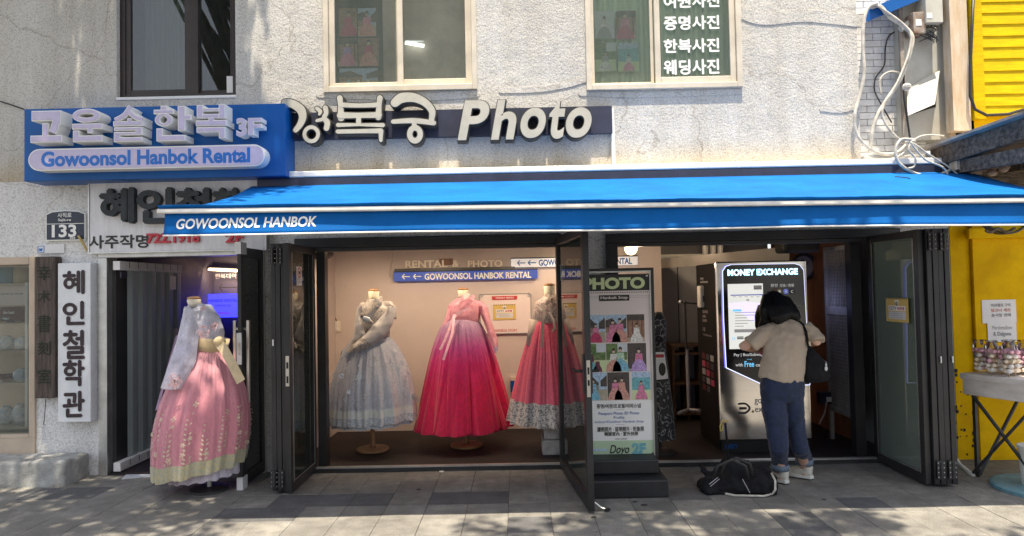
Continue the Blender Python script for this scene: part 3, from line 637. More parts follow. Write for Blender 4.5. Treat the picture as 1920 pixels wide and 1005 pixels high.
# right leaf of the entrance, opened outwards, seen edge-on
dr = thing('glass_door_leaf', 'dark glass door leaf with steel pull bars, opened outwards beside the pink hanbok', 'door', (-2.30, W, 0))
part(dr, 'frame', lambda g: (g.box(-2.315,-2.285,5.62,5.70,.02,1.99,'black_frame'), g.box(-2.315,-2.285,6.05,6.12,.02,1.99,'black_frame'), g.box(-2.315,-2.285,5.70,6.05,.02,.12,'black_frame'), g.box(-2.315,-2.285,5.70,6.05,1.9,1.99,'black_frame')))
part(dr, 'pane', lambda g: g.box(-2.304,-2.296,5.70,6.05,.12,1.9,'glass_dark'))
part(dr, 'poster', lambda g: g.box(-2.312,-2.306,5.72,5.98,1.0,1.6,'plate_navy'))
for sx_ in (-2.36, -2.25):
    part(dr, 'pull_bar', lambda g: (g.box(sx_-.012, sx_+.012, 5.66, 5.69, .70, 1.38, 'steel'), g.box(min(sx_,-2.30), max(sx_,-2.30), 5.667, 5.683, 1.3, 1.32, 'steel'), g.box(min(sx_,-2.30), max(sx_,-2.30), 5.667, 5.683, .76, .78, 'steel')), bevel=.003)
part(dr, 'lock_plate', lambda g: (g.box(-2.32,-2.28,5.605,5.62,1.02,1.28,'white_plastic'), g.box(-2.31,-2.29,5.60,5.606,1.1,1.2,'alu')))
part(dr, 'corner_cap', lambda g: g.box(-2.325,-2.275,5.60,5.70,-.0,.1,'white_plastic')); part(dr, 'corner_cap', lambda g: g.box(-2.325,-2.275,5.60,5.72,1.93,2.03,'white_plastic'))
# corridor lamp and sign
ll = thing('led_bar', 'warm glowing light bar on the corridor wall behind the entrance', 'lamp', at(428,505,8.3))
part(ll, 'tube', lambda g: g.tube([at(391,505,8.3), at(470,509,8.3)], .014, 'led_warm')); part(ll, 'bracket', lambda g: g.tube([at(391,502,8.33), at(470,506,8.33)], .01, 'alu'))
cs = thing('corridor_sign', 'glowing blue hanbok rental sign at the end of the entrance corridor', 'sign', at(420,572,8.38))
q = R(392, 595, 450, 551, 8.36); part(cs, 'panel', lambda g: g.box(q[0], q[1], 8.33, 8.39, q[2], q[3], 'led_blue'))
part(cs, 'lettering', lambda g: (g.text('HANBOK RENTAL', q[0]+.01, q[1]-.02, q[2]+.19, q[2]+.225, 8.327, 'black_print', off=.01), g.text('한복대여 3층', q[0]+.09, q[1]-.1, q[2]+.13, q[2]+.16, 8.327, 'black_print'), g.text('OPEN', q[0]+.1, q[1]-.12, q[2]+.04, q[2]+.065, 8.327, 'red_print', off=.01)))
def arrow(g, x0, x1, z, w, y, m, head=None):
    h = head or w*3; g.box(x0+w*.5, x1, y-.002, y, z-w/2, z+w/2, m)
    for s in (1, -1): g.stroke([(x0, z), (x0+h, z+s*h)], w, y-.004-.001*s, y-.002, m, cap='none')
q = R(410, 545, 452, 522, 8.38)
one('arrow_sign', 'black left pointing arrow with lettering on the corridor end wall', 'sign', lambda g: (arrow(g, q[0], q[1], q[2]+.04, .014, 8.397, 'black_print'), g.text('한복대여점', q[0]-.05, q[1], q[3]-.0, q[3]+.06, 8.397, 'grey_print')))

# ------------------------------------------------------------ signs on the wall
YS = W-.26
bs = thing('blue_shop_sign', 'blue sign with lavender raised Korean letters above the left entrance', 'sign', at(290,270,YS))
q = R(45, 335, 535, 199, YS); 
part(bs, 'panel', lambda g: (g.box(q[0], q[1]+.0, YS, W-.003, q[2], q[3], 'sign_blue')), bevel=.006)
tilt = -.011   # the letters climb slightly to the right
def crop1(x, y): return x/2.955, y/2.955
def letter(rects=(), rings=(), strokes=(), Y=YS-.15):
    for body in (0, 1):
        g = G(); d = 0
        def P(x, y): v = at(*crop1(x, y), Y); return v.x, v.z
        gr = 0 if body == 0 else -.009
        y0 = Y if body == 0 else Y-.006; y1 = YS-.001 if body == 0 else Y-.0005; m = 'letter_white' if body == 0 else 'lavender'
        for r in rects:
            d += 1; x0, zt = P(r[0], r[1]); x1, zb = P(r[2], r[3]); g.box(x0-gr, x1+gr, y0-.0007*d, y1, zb-gr, zt+gr, m)
        for (cx, cy, rx, ry, ix, iy) in rings:
            d += 1; a, b = P(cx, cy); k = Y/FOC/2.955; g.ring(a, b, (rx*k+gr, ry*k+gr), (ix*k-gr, iy*k-gr), y0-.0007*d, y1, m)
        for pts, w in strokes:
            d += 1; k = Y/FOC/2.955; g.stroke([P(*p) for p in pts], w*k+2*gr, y0-.0007*d, y1, m, cap='none')
        if body == 0: par = g.build('letter', bs, bevel=0)
        else: g.build('letter_face', par)
letter(rects=[(175,615,338,668),(290,640,338,690),(235,684,268,760),(170,752,345,788)], strokes=[([(312,675),(305,705),(290,736)],44)])
letter(rects=[(400,686,568,714),(485,705,512,738),(405,724,440,770),(405,752,568,784)], rings=[(480,641,80,40,42,11)])
letter(rects=[(705,655,730,680),(628,672,792,697),(632,706,790,722),(752,715,790,742),(632,733,790,748),(632,742,668,770),(632,762,790,784)], strokes=[([(640,668),(690,640),(725,592)],30),([(715,618),(750,650),(792,662)],28)])
letter(rects=[(890,586,926,612),(852,608,962,630),(985,588,1028,724),(1020,636,1062,664),(868,712,902,768),(868,750,1028,780)], rings=[(908,664,50,38,20,20)])
letter(rects=[(1090,582,1126,655),(1212,578,1248,655),(1120,600,1216,616),(1120,632,1216,655),(1155,650,1186,676),(1086,668,1258,696),(1090,706,1250,732),(1214,722,1250,766)])
q3 = R(443, 256, 462, 221, YS-.13); q4 = R(465, 253, 491, 221, YS-.13)
for s, qq in (('3', q3), ('F', q4)):
    g = G(); g.text(s, *qq, YS-.075, 'letter_white', off=.05, depth=.11); par = g.build('letter', bs); g = G(); g.text(s, qq[0]+.004, qq[1]-.004, qq[2]+.004, qq[3]-.004, YS-.133, 'lavender', off=.02); g.build('letter_face', par)
def pill(g, x0, x1, z0, z1, y0, y1, m, side=None, n=12):
    r_ = (z1-z0)/2; cz = (z0+z1)/2
    poly = [(x1-r_+r_*cos(a), cz+r_*sin(a)) for a in [-pi/2+pi*k/n for k in range(n+1)]]+[(x0+r_+r_*cos(a), cz+r_*sin(a)) for a in [pi/2+pi*k/n for k in range(n+1)]]
    g.prism(poly, y0, y1, m, side)
qp = R(53, 316, 497, 275, YS-.12)
def fp(g): pill(g, *qp[:2], qp[2], qp[3], YS-.12, YS-.001, 'letter_white')
pp_ = part(bs, 'name_box', fp); 
def fp2(g): pill(g, qp[0]+.012, qp[1]-.012, qp[2]+.012, qp[3]-.012, YS-.126, YS-.121, 'lavender')
part(pp_, 'box_face', fp2)
qt = R(77, 309, 469, 280, YS-.127); part(pp_, 'lettering', lambda g: g.text('Gowoonsol Hanbok Rental', qt[0], qt[1], qt[2], qt[3], YS-.1275, 'letter_blue', off=.038))

# ---- Gyeongbokgung Photo sign
YP = W-.16
ps = thing('photo_sign', 'ivory raised letters on a dark strip, reading Photo in italics, under the upstairs windows', 'sign', at(850,230,YP))
q = R(545, 256, 1148, 205, W-.05); part(ps, 'strip', lambda g: g.box(q[0], q[1], W-.05, W-.001, q[2], q[3], 'navy_strip'))
def crop2(x, y): return 500+x/2.8235, y/2.8235
def photo_letter(strokes=(), rings=(), polys=()):
    for face in (0, 1):
        g = G(); d = 0; k = YP/FOC/2.8235
        def P(x, y): v = at(*crop2(x, y), YP); return v.x, v.z
        e = 0 if face else .010
        y0 = YP-.008 if face else YP; y1 = YP-.0005 if face else W-.045; m = 'ivory' if face else 'letter_side'
        for pts, w in strokes:
            d += 1; ws = [x*k+2*e for x in w] if isinstance(w, (list, tuple)) else w*k+2*e
            g.stroke([P(*p) for p in pts], ws, y0-.0006*d, y1, m, m)
        for cx, cy, rx, ry, ix, iy in rings:
            d += 1; a, b = P(cx, cy); g.ring(a, b, (rx*k+e, ry*k+e), (max(.004, ix*k-e), max(.004, iy*k-e)), y0-.0006*d, y1, m, m)
        if face == 0: par = g.build('letter', ps)
        else: g.build('letter_face', par)
photo_letter([([(100,545),(140,552),(180,580),(192,620),(178,660),(155,690)],[40,44,46,40,32,26]),([(268,575),(285,592),(280,606)],[20,22,14]),([(312,572),(316,600),(306,625),(322,650),(318,680)],[26,24,26,30,28]),([(268,640),(300,632)],[16,20])],[(238,712,46,48,27,28)])
photo_letter([([(388,520),(392,560),(395,625)],[30,26,36]),([(600,520),(596,560),(592,620)],[30,26,34]),([(395,556),(490,560),(590,556)],[26,22,26]),([(390,612),(490,612),(595,610)],[34,28,32]),([(488,620),(488,655)],26),([(380,663),(490,662),(616,664)],[22,14,22]),([(378,698),(490,696),(600,694)],[22,22,26]),([(606,694),(606,745)],[26,18])])
photo_letter([([(680,545),(715,520),(780,518),(840,545),(876,590),(872,640)],[46,54,48,40,36,26]),([(670,645),(780,640),(884,652)],[22,28,26]),([(782,648),(782,680)],[26,24])],[(786,712,42,50,14,20)])
photo_boxes = [('P',1010,1180,533,742),('h',1186,1322,530,740),('o',1343,1478,572,732),('t',1496,1582,536,736),('o',1583,1720,570,730)]
for s, x0, x1, y0, y1 in photo_boxes:
    a = R(crop2(x0,0)[0], crop2(0,y1)[1], crop2(x1,0)[0], crop2(0,y0)[1], YP)
    dz = W-.045-YP
    g = G(); g.text(s, a[0]-.008, a[1]+.008, a[2]-.008, a[3]+.008, YP+dz/2, 'letter_side', off=.05, depth=dz, shear=.2, res=9); par = g.build('letter', ps)
    g = G(); g.text(s, a[0], a[1], a[2], a[3], YP-.008, 'ivory', off=.030, depth=.012, shear=.2, res=9); g.build('letter_face', par)

# ---- white board sign behind the awning
YB = W-.07
wb = thing('white_board_sign', 'white board with black raised Korean letters, half hidden behind the awning', 'sign', at(330,405,YB))
q = R(168, 470, 497, 338, YB); part(wb, 'board', lambda g: g.box(q[0], q[1], YB, W-.001, q[2], q[3], 'board_white'), bevel=.004)
part(wb, 'edge_trim', lambda g: frame(g, q[0]-.012, q[1]+.012, q[2]-.012, q[3]+.012, YB-.008, W-.001, .012, 'alu'))
for s, x0, x1 in (('혜',188,248),('인',258,322),('철',330,392),('학',400,450),('관',455,494)):
    a = R(x0, 416, x1, 354, YB-.06); g = G(); g.text(s, *a, YB-.03, 'letter_black', depth=.058, bold=.013); g.build('letter', wb)
a = R(168, 465, 278, 441, YB); part(wb, 'lettering', lambda g: g.text('사주작명', *a, YB-.003, 'black_print', bold=.004))
a2 = R(277, 456, 376, 437, YB); a3 = R(424, 455, 458, 437, YB)
part(wb, 'phone_number', lambda g: (g.text('722.1918', *a2, YB-.015, 'letter_red', off=.03, depth=.02), g.text('2F', *a3, YB-.015, 'letter_red', off=.03, depth=.02)))

# ---- street number plate
YA = W-.03
ap = thing('address_plate', 'navy house number plate with a white rim reading 133, beside the white board', 'sign', at(123,425,YA))
def house(x0, x1, z0, z1, e):
    zm = z1-(z1-z0)*.12; xm = (x0+x1)/2
    return [(x0-e,z0-e),(x1+e,z0-e),(x1+e,zm+e*.7),(x1-(x1-xm)*.3,z1-(z1-z0)*.035+e),(xm,z1+e),(x0+(xm-x0)*.3,z1-(z1-z0)*.035+e),(x0-e,zm+e*.7)]
a = R(88, 449, 158, 396, YA)
part(ap, 'rim', lambda g: g.prism(house(*a, .010), YA, W-.001, 'letter_white')); part(ap, 'plate', lambda g: g.prism(house(*a, 0), YA-.004, YA-.001, 'plate_navy'))
def fad(g):
    g.box(a[0], a[1], YA-.006, YA-.0045, a[2]+(a[3]-a[2])*.545, a[2]+(a[3]-a[2])*.565, 'letter_white')
    for s, r in (('133',(98,445,144,421)),('사직로',(109,408,135,399)),('Sajik-ro',(110,416,134,410)),('청운동',(132,448,142,445))):
        b = R(*r, YA); g.text(s, *b, YA-.007, 'letter_white', off=.03 if s=='133' else 0, bold=.001 if s!='133' else 0)
part(ap, 'lettering', fad)
a6 = R(70, 475, 120, 458, W-.012)
def fcup(g):
    g.box(a6[0], a6[1], W-.012, W-.0005, a6[2], a6[3], 'white_plastic'); b = R(71,474,83,461,W-.012); frame(g, b[0], b[1], b[2], b[3], W-.015, W-.0125, .004, 'letter_blue')
    b = R(73,471,80,466,W-.012); g.prism([(b[0],b[3]),(b[0]+.006,b[2]),(b[1]-.006,b[2]),(b[1],b[3])][::-1], W-.015, W-.0125, 'letter_blue')
one('cup_plate', 'small white plate with a blue cup emblem under the number plate', 'sign', fcup)
one('wooden_peg', 'short pale wooden peg leaning between number plate and white board', 'peg', lambda g: g.tube([at(147,442,W-.05), at(164,471,W-.04)], .011, 'tag_gold'))
# ---- vertical wooden signs
YV = W-.10
vs_ = thing('wooden_name_board', 'weathered dark wooden board with carved Chinese characters left of the white one', 'sign', at(85,610,YV))
a = R(65, 747, 103, 481, YV); part(vs_, 'board', lambda g: g.box(a[0], a[1], YV, W-.001, a[2], a[3], 'wood_old'), bevel=.008)
for s, y0, y1 in (('幸',525,498),('木',567,545),('書',623,590),('刻',665,640),('室',718,692)):
    b = R(71, y0, 95, y1, YV); part(vs_, 'character', lambda g: g.text(s, *b, YV-.003, 'carved', bold=.0015))
part(vs_, 'hanging_wire', lambda g: g.tube([at(86,748,YV), at(84,775,YV), at(82,796,YV), at(86,797,YV)], .003, 'cable_black'))
vw = thing('white_name_board', 'tall white vertical board with black Korean brush letters beside the entrance', 'sign', at(140,640,YV))
a = R(108, 792, 170, 493, YV); part(vw, 'board', lambda g: g.box(a[0], a[1], YV, W-.001, a[2], a[3], 'sign_carved_white'), bevel=.008)
for s, y0, y1 in (('혜',550,508),('인',608,566),('철',672,620),('학',723,676),('관',781,734)):
    b = R(119, y0, 158, y1, YV); part(vw, 'character', lambda g: g.text(s, *b, YV-.004, 'ink', bold=.0075))
# ------------------------------------------------------------ awning
AY = 4.46; AXL, AXR = -2.34, 3.95; AZW = 2.60; AZF = 2.172
aw = thing('blue_awning', 'bright blue fabric awning reaching out over both open shop fronts', 'awning', (.9, W, 2.6))
part(aw, 'cassette', lambda g: (g.box(AXL-.02, AXR-.2, W-.16, W-.001, AZW+.02, AZW+.075, 'rail_white'), g.box(AXL+.05, AXR-.2, W-.155, W-.001, AZW-.085, AZW+.018, 'navy_strip')), bevel=.01)  # dark roller box also stands in for the shade below the rail
def top(u, v):
    x = AXL+(AXR-AXL)*u; y = W-.14+(AY-W+.14)*v; z = AZW-.05+(AZF-AZW+.05)*v-.008*(x+2.3)*v
    z += -.035*sin(pi*v)*(1+.35*sin(x*2.1)) + .006*sin(x*7+v*3)*sin(pi*v)+.012*noise.noise(Vector((x*3.5,y*2,0)))*min(1,4*v)+.006*noise.noise(Vector((x*9,y*3,4)))*min(1,4*v)
    x += (.02*sin(v*3.1) if u < .02 else 0); return (x, y, z)
part(aw, 'canopy', lambda g: g.sheet(top, 120, 14, 'awning_blue'), smooth=True, solid=.004)
def fbar(g):
    g.box(AXL-.01, AXR+.01, AY-.035, AY+.04, AZF-.036, AZF-.006, 'rail_white')
    for v in g.v: v.z -= (v.x+2.3)*.008
part(aw, 'front_bar', fbar, bevel=.008)
part(aw, 'canopy_edge', lambda g: g.sheet(lambda u, v: (AXL+(AXR-AXL)*u, AY-.028+.012*cos(v*pi), AZF-.006+.022*v+.002*sin(u*60)-.008*(AXR-AXL)*u), 100, 3, 'awning_blue'), smooth=True, solid=.004)
def val(u, v):
    x = AXL+.03+(AXR-AXL-.04)*u; z = AZF-.036-.14*v-.004*sin(x*2.3)*v - .008*(x+2.3)
    y = AY-.002 + v*v*(.010*sin(x*1.3+1)+.012*noise.noise(Vector((x*1.7, 3, v)))-.018) 
    return (x, y, z)
part(aw, 'valance', lambda g: g.sheet(val, 160, 6, 'awning_valance'), smooth=True, solid=.003)
part(aw, 'valance_hem', lambda g: g.tube([(val(u/90,1)[0], val(u/90,1)[1]-.002, val(u/90,1)[2]-.002) for u in range(91)], .0055, 'letter_white', n=6))
b = R(328, 427, 592, 407, AY-.03)
def vt(g):
    k = G(); k.text('GOWOONSOL HANBOK', b[0], b[1], b[2], b[3], 0, 'letter_white', off=.026, shear=.13)
    vs = []
    for v in k.v:
        u_ = (v.x-AXL-.03)/(AXR-AXL-.04); w_ = min(1, max(0, (AZF-.036-.008*(v.x+2.3)-v.z)/.14)); vs.append((v.x, val(u_, w_)[1]-.004, v.z))
    g.add(vs, k.f, 'letter_white')
part(aw, 'lettering', vt)
for x in (-1.2, 1.2, 3.3):
    part(aw, 'folding_arm', lambda g: (g.tube([(x, W-.12, AZW-.16), (x+.5, 5.3, AZW-.40)], .022, 'alu'), g.tube([(x+.5, 5.3, AZW-.40), (x+.05, AY+.04, AZF-.06)], .02, 'alu')))

# ------------------------------------------------------------ folding doors and headers
def header(a, b, z0, z1, label):
    t = thing('door_header', label, 'door frame', ((a+b)/2, W, z0))
    part(t, 'rail', lambda g: g.box(a, b, W-.05, W+.08, z0+.035, z1, 'black_frame'), bevel=.005)
    part(t, 'track', lambda g: g.box(a, b, W-.03, W+.06, z0, z0+.033, 'black_frame2'), bevel=.003); return t
h1 = header(-2.0, .40, 1.965, 2.085, 'black metal header frame over the hanbok display opening')
part(h1, 'jamb', lambda g: g.box(-1.815, -1.74, W+.0, W+.10, .035, 1.965, 'black_frame')); part(h1, 'jamb', lambda g: g.box(.36, .42, W-.05, W+.10, .035, 1.965, 'black_frame'))
h2 = header(.80, 3.42, 1.955, 2.07, 'black metal header frame over the money exchange opening')
part(h2, 'jamb', lambda g: g.box(.80, .90, W-.05, W+.10, .035, 1.955, 'black_frame')); part(h2, 'jamb', lambda g: g.box(2.99, 3.08, W-.0, W+.10, .035, 1.955, 'black_frame'))
def leaf(t, x, xw, y0, y1, z0, z1, glass_m='glass_door', stile=.06):
    """one door panel lying in the y,z plane from y0 (outer) to y1, x to x+xw"""
    def f(g):
        g.box(x, x+xw, y0, y0+stile, z0, z1, 'black_frame'); g.box(x, x+xw, y1-stile, y1, z0, z1, 'black_frame')
        g.box(x, x+xw, y0+stile, y1-stile, z0, z0+stile*1.25, 'black_frame'); g.box(x, x+xw, y0+stile, y1-stile, z1-stile, z1, 'black_frame')
    p = part(t, 'panel', f, bevel=.003)
    part(p, 'pane', lambda g: g.box(x+xw/2-.004, x+xw/2+.004, y0+stile, y1-stile, z0+stile*1.25, z1-stile, glass_m))
    return p
def gasket(p, x, y0, y1, z0, z1, s=.062):
    part(p, 'gasket', lambda g: (g.box(x-.002, x+.001, y0+s, y0+s+.006, z0+.07, z1-.07, 'alu'), g.box(x-.002, x+.001, y1-s-.006, y1-s, z0+.07, z1-.07, 'alu'), g.box(x-.002,x+.001,y0+s,y1-s,z0+.078,z0+.084,'alu')))
def hinge(t, xc, y, z, m='steel'):
    def f(g):
        g.box(xc-.03, xc+.03, y-.008, y-.001, z-.07, z+.07, 'black_frame2'); g.tube([(xc, y-.012, z-.06), (xc, y-.012, z+.06)], .008, 'black_frame2')
        for s in (-.022, .022):
            for k in range(4): g.ball((xc+s, y-.009, z-.055+k*.036), .0045, m, 6)
    part(t, 'hinge', f)
fl = thing('folding_door', 'black folding glass door stack opened at the left of the hanbok display', 'door', (-1.9, 5.5, 0), group='black folding door stacks')
xs = [-1.985, -1.944, -1.903]
for i, x in enumerate(xs): leaf(fl, x, .037, 5.47-.004*(i % 2), 6.12, .025, 2.0)
lp = leaf(fl, -1.862, .042, 5.43, 6.12, .02, 2.0); gasket(lp, -1.818, 5.43, 6.12, .02, 2.0)
hinge(fl, -1.965, 5.466, .12); hinge(fl, -1.924, 5.466, .12)
hinge(fl, -1.965, 5.466, 1.9); hinge(fl, -1.924, 5.466, 1.9)
def lockp(g):
    g.box(-1.855, -1.828, 5.424, 5.43, .86, 1.10, 'steel'); g.box(-1.849, -1.834, 5.421, 5.425, .885, .94, 'rubber'); g.box(-1.849, -1.834, 5.421, 5.425, 1.0, 1.05, 'rubber')
part(fl, 'lock_plate', lockp); part(fl, 'latch', lambda g: g.box(-1.972, -1.96, 5.456, 5.464, 1.18, 1.23, 'white_plastic'))
def notice(t, y0, y1, z0, z1, x, dx=-1):
    def f(g):
        g.box(min(x, x+dx*.002), max(x, x+dx*.002), y0, y1, z0, z1, 'paper')
    part(t, 'notice', f)
def small_notice(x, yc, zc, wy, h):
    """camera notice stuck on the side of a pane, facing +x"""
    Mx = Matrix.Translation((x, yc, zc)) @ Matrix.Rotation(pi/2, 4, 'Z'); g = G(Mx)
    g.box(-wy/2, wy/2, -.002, 0, -h/2, h/2, 'paper'); g.ring(0, h*.18, (wy*.34,)*2, (wy*.26,)*2, -.004, -.0025, 'red_print')
    g.ball((0,-.004,h*.18), (wy*.16,.003,wy*.12), 'black_print', 8)
    for k, s in enumerate(('촬영금지','No Photo')): g.text(s, -wy*.36, wy*.36, -h*.2-k*h*.14, -h*.1-k*h*.14, -.003, 'black_print')
    return g
small_notice(-1.836, 5.72, 1.74, .13, .16).build('camera_notice', None, 'small white no-photography notice on the left folding glass door', 'notice')
# middle leaf: built closed along +x then swung outwards
ml = thing('open_glass_door', 'single black framed glass door swung outwards between display and photo poster', 'door', (0, 0, 0))
Lm, Hm = 1.23, 2.045
def mf(g):
    g.box(0, .065, -.045, 0, .02, Hm, 'black_frame'); g.box(Lm-.075, Lm, -.045, 0, .02, Hm, 'black_frame'); g.box(.065, Lm-.075, -.045, 0, .02, .11, 'black_frame'); g.box(.065, Lm-.075, -.045, 0, Hm-.07, Hm, 'black_frame')
part(ml, 'frame', mf, bevel=.003); part(ml, 'pane', lambda g: g.box(.065, Lm-.075, -.026, -.018, .11, Hm-.07, 'glass_door'))
def lv(g):
    g.box(Lm-.055, Lm-.02, .001, .012, .84, 1.12, 'black_frame2'); g.tube([(Lm-.037,.01,1.0),(Lm-.037,.055,1.0),(Lm-.16,.06,1.0)], .011, 'rubber')
    g.box(Lm-.055, Lm-.02, -.057, -.046, .84, 1.12, 'black_frame2'); g.tube([(Lm-.037,-.055,1.0),(Lm-.037,-.10,1.0),(Lm-.16,-.105,1.0)], .011, 'rubber')
part(ml, 'handle', lv); part(ml, 'lock_plate', lambda g: (g.box(Lm+.001, Lm+.004, -.036, -.010, .82, 1.08, 'steel'), g.box(Lm+.004, Lm+.006, -.03, -.016, .9, .94, 'rubber'), g.box(Lm+.004, Lm+.006, -.03, -.016, .98, 1.03, 'rubber')))
def stp(g): g.tube([(Lm-.03,.005,.07),(Lm-.04,.05,.03),(Lm-.02,.09,.015)], .008, 'steel'); g.ball((Lm-.02,.095,.018), (.014,.025,.014), 'rubber', 8)
part(ml, 'door_stop', stp)
part(ml, 'sticker', lambda g: (g.box(.08, .15, .0005-.019, .001-.017, 1.66, 1.8, 'paper'), g.ring(.115, 1.755, (.02,.02), (.014,.014), -.0165, -.0155, 'red_print')))
hp = at(1048, 700, W-.05); ep = at(1103, 700, 4.94); ml.location = (.385, W-.055, 0); ml.rotation_euler.z = math.atan2(4.93-(W-.055), at(1106,700,4.93).x-.385)
# right stack
fr = thing('folding_door', 'black folding glass door stack opened at the right of the money exchange', 'door', (3.25, 5.4, 0), group='black folding door stacks')
lp = leaf(fr, 3.13, .046, 5.36, 6.12, .02, 2.0, 'glass_right'); gasket(lp, 3.131, 5.36, 6.12, .02, 2.0)
for i in range(4): leaf(fr, 3.181+.045*i, .041, 5.33-.006*(i % 2), 6.12, .025, 2.0)
for i in (0, 2): hinge(fr, 3.224+.045*i, 5.322, .14); hinge(fr, 3.224+.045*i, 5.322, 1.9); part(fr, 'latch', lambda g: g.box(3.22+.045*i+.03, 3.228+.045*i+.03, 5.31, 5.318, .96, 1.01, 'white_plastic'))
def cctv(Mx, w, h):
    g = G(Mx); g.box(-w/2, w/2, -.002, 0, -h/2, h/2, 'paper_yellow')
    for k in range(11): g.box(-w/2+w*(k+.2)/11, -w/2+w*(k+.7)/11, -.003, -.002, h*.44, h*.5, 'black_print')
    g.prism([(-w*.09,h*.4),(w*.09,h*.4),(w*.06,h*.2),(-w*.06,h*.2)][::-1], -.003, -.0022, 'paper'); g.ring(0, h*.26, (w*.05,w*.05), (w*.02,w*.02), -.004, -.0031, 'black_print')
    g.box(-w*.38, w*.38, -.0028, -.0021, -h*.04, h*.17, 'paper'); g.text('CCTV', -w*.35, -w*.02, h*.0, h*.13, -.0035, 'black_print', off=.03); g.text('녹화중', w*.02, w*.34, h*.0, h*.13, -.0035, 'red_print', bold=.001)
    g.box(-w*.38, w*.38, -.0028, -.0021, -h*.38, -h*.08, 'pale_print')
    for k in range(3): g.box(-w*.25, w*.25, -.0034, -.003, -h*(.16+.08*k), -h*(.14+.08*k), 'grey_print')
    return g
cctv(Matrix.Translation((3.122, 5.66, 1.36)) @ Matrix.Rotation(-pi/2, 4, 'Z'), .33, .20).build('camera_notice', None, 'yellow CCTV notice taped inside the right folding glass door', 'notice')

# ------------------------------------------------------------ inside the display room
BW = 7.7
def lettersign(name, label, s, r, y, m, off=.03, depth=.02, group=None):
    a = R(*r, y); g = G(); g.text(s, *a, y, m, off=off, depth=depth); return g.build(name, None, label, 'sign', group)
rp = thing('wall_lettering', 'pale raised letters reading RENTAL & PHOTO on the display back wall', 'sign', at(850,495,BW-.03))
for s, r in (('RENTAL',(760,502,839,488)),('&',(848,501,861,488)),('PHOTO',(877,501,942,488))):
    a = R(*r, BW-.03); part(rp, 'word', lambda g: g.text(s, *a, BW-.03, 'gold_text', off=.03, depth=.02))
a = R(824, 497, 849, 485, BW-.02); one('brown_block', 'small brown block behind the RENTAL lettering', 'block', lambda g: g.box(a[0], a[1], BW-.02, BW-.001, a[2], a[3], 'wood_panel'))
def lightbox(name, label, r, y, box_m, txt_m, arrows, text, tr, th=.06, clip=None):
    a = R(*r, y); t = thing(name, label, 'sign', at((r[0]+r[2])/2, r[1], y))
    part(t, 'box', lambda g: g.box(a[0], a[1], y, y+th, a[2], a[3], box_m), bevel=.003); part(t, 'top_trim', lambda g: g.box(a[0], a[1], y-.002, y+th+.01, a[3]+.002, a[3]+.012, 'black_frame2'))
    def f(g):
        for ax in arrows:
            q = R(ax, r[1]-1, ax+15, r[3]+1, y); arrow(g, q[0], q[1], (a[2]+a[3])/2, .011, y-.001, txt_m, .028)
        q = R(tr[0], tr[1], tr[2], tr[3], y); g.text(text, *q, y-.002, txt_m, off=.035)
    part(t, 'lettering', f); return t
lightbox('arrow_sign', 'blue box sign with two left arrows on the display back wall', (738,525,1008,508), BW-.09, 'lightbox_blue', 'letter_white', (754,775), 'GOWOONSOL HANBOK RENTAL', (796,523,996,511))
part(bpy.data.objects['arrow_sign.001'] if 'arrow_sign.001' in bpy.data.objects else bld, 'top_rail', lambda g: (lambda q: g.box(q[0], q[1], BW-.11, BW-.02, q[2], q[3], 'black_frame2'))(R(740, 507, 965, 502, BW-.1)))
lightbox('arrow_sign', 'white box sign with two blue left arrows, higher and right of the blue one', (958,499,1196,483), BW-.09, 'lightbox_white', 'sign_blue', (970,990), 'GOWOONSOL HANBOK RENTAL', (1010,497,1185,485))
# notice board
nb = thing('notice_board', 'white notice board in an ornate grey frame between pink and coral hanbok', 'board', at(945,590,BW-.03))
a = R(900, 625, 996, 551, BW-.03)
part(nb, 'board', lambda g: g.box(a[0], a[1], BW-.03, BW-.002, a[2], a[3], 'pink_print'))
def orn(g):
    e = .018
    pts = [(a[0]+e,a[2]),(a[1]-e,a[2]),(a[1]-e*.2,a[2]+e*.2),(a[1],a[2]+e),(a[1],a[3]-e),(a[1]-e*.2,a[3]-e*.2),(a[1]-e,a[3]),(a[0]+e,a[3]),(a[0]+e*.2,a[3]-e*.2),(a[0],a[3]-e),(a[0],a[2]+e),(a[0]+e*.2,a[2]+e*.2)]
    g.tube([(p[0], BW-.034, p[1]) for p in pts], .006, 'grey_print', n=6, closed=True)
    for cx, cz in ((a[0]+.015,a[3]-.015),(a[1]-.015,a[3]-.015),(a[0]+.015,a[2]+.015),(a[1]-.015,a[2]+.015)):
        for k in range(3): g.ring(cx+.012*cos(k*2.1), cz+.012*sin(k*2.1), (.014,.014), (.008,.008), BW-.038-.001*k, BW-.03, 'grey_print')
part(nb, 'ornate_frame', orn)
q = R(922, 562, 970, 555, BW-.035); part(nb, 'red_banner', lambda g: (g.prism([(q[0]+.004,q[2]),(q[1]-.004,q[2]),(q[1],q[3]),(q[0],q[3])], BW-.036, BW-.031, 'red_print'), g.text('TODAY MEMO', q[0]+.04, q[1]-.04, q[2]+.012, q[3]-.012, BW-.0365, 'paper', off=.02)))
q2 = R(928, 622, 970, 617, BW-.033); part(nb, 'lettering', lambda g: g.text('HANBOK STORY', *q2, BW-.0325, 'red_print'))
cctv(Matrix.Translation(at(946,585,BW-.036)), .25, .17).build('camera_notice', None, 'yellow CCTV notice pinned on the ornate notice board', 'notice')
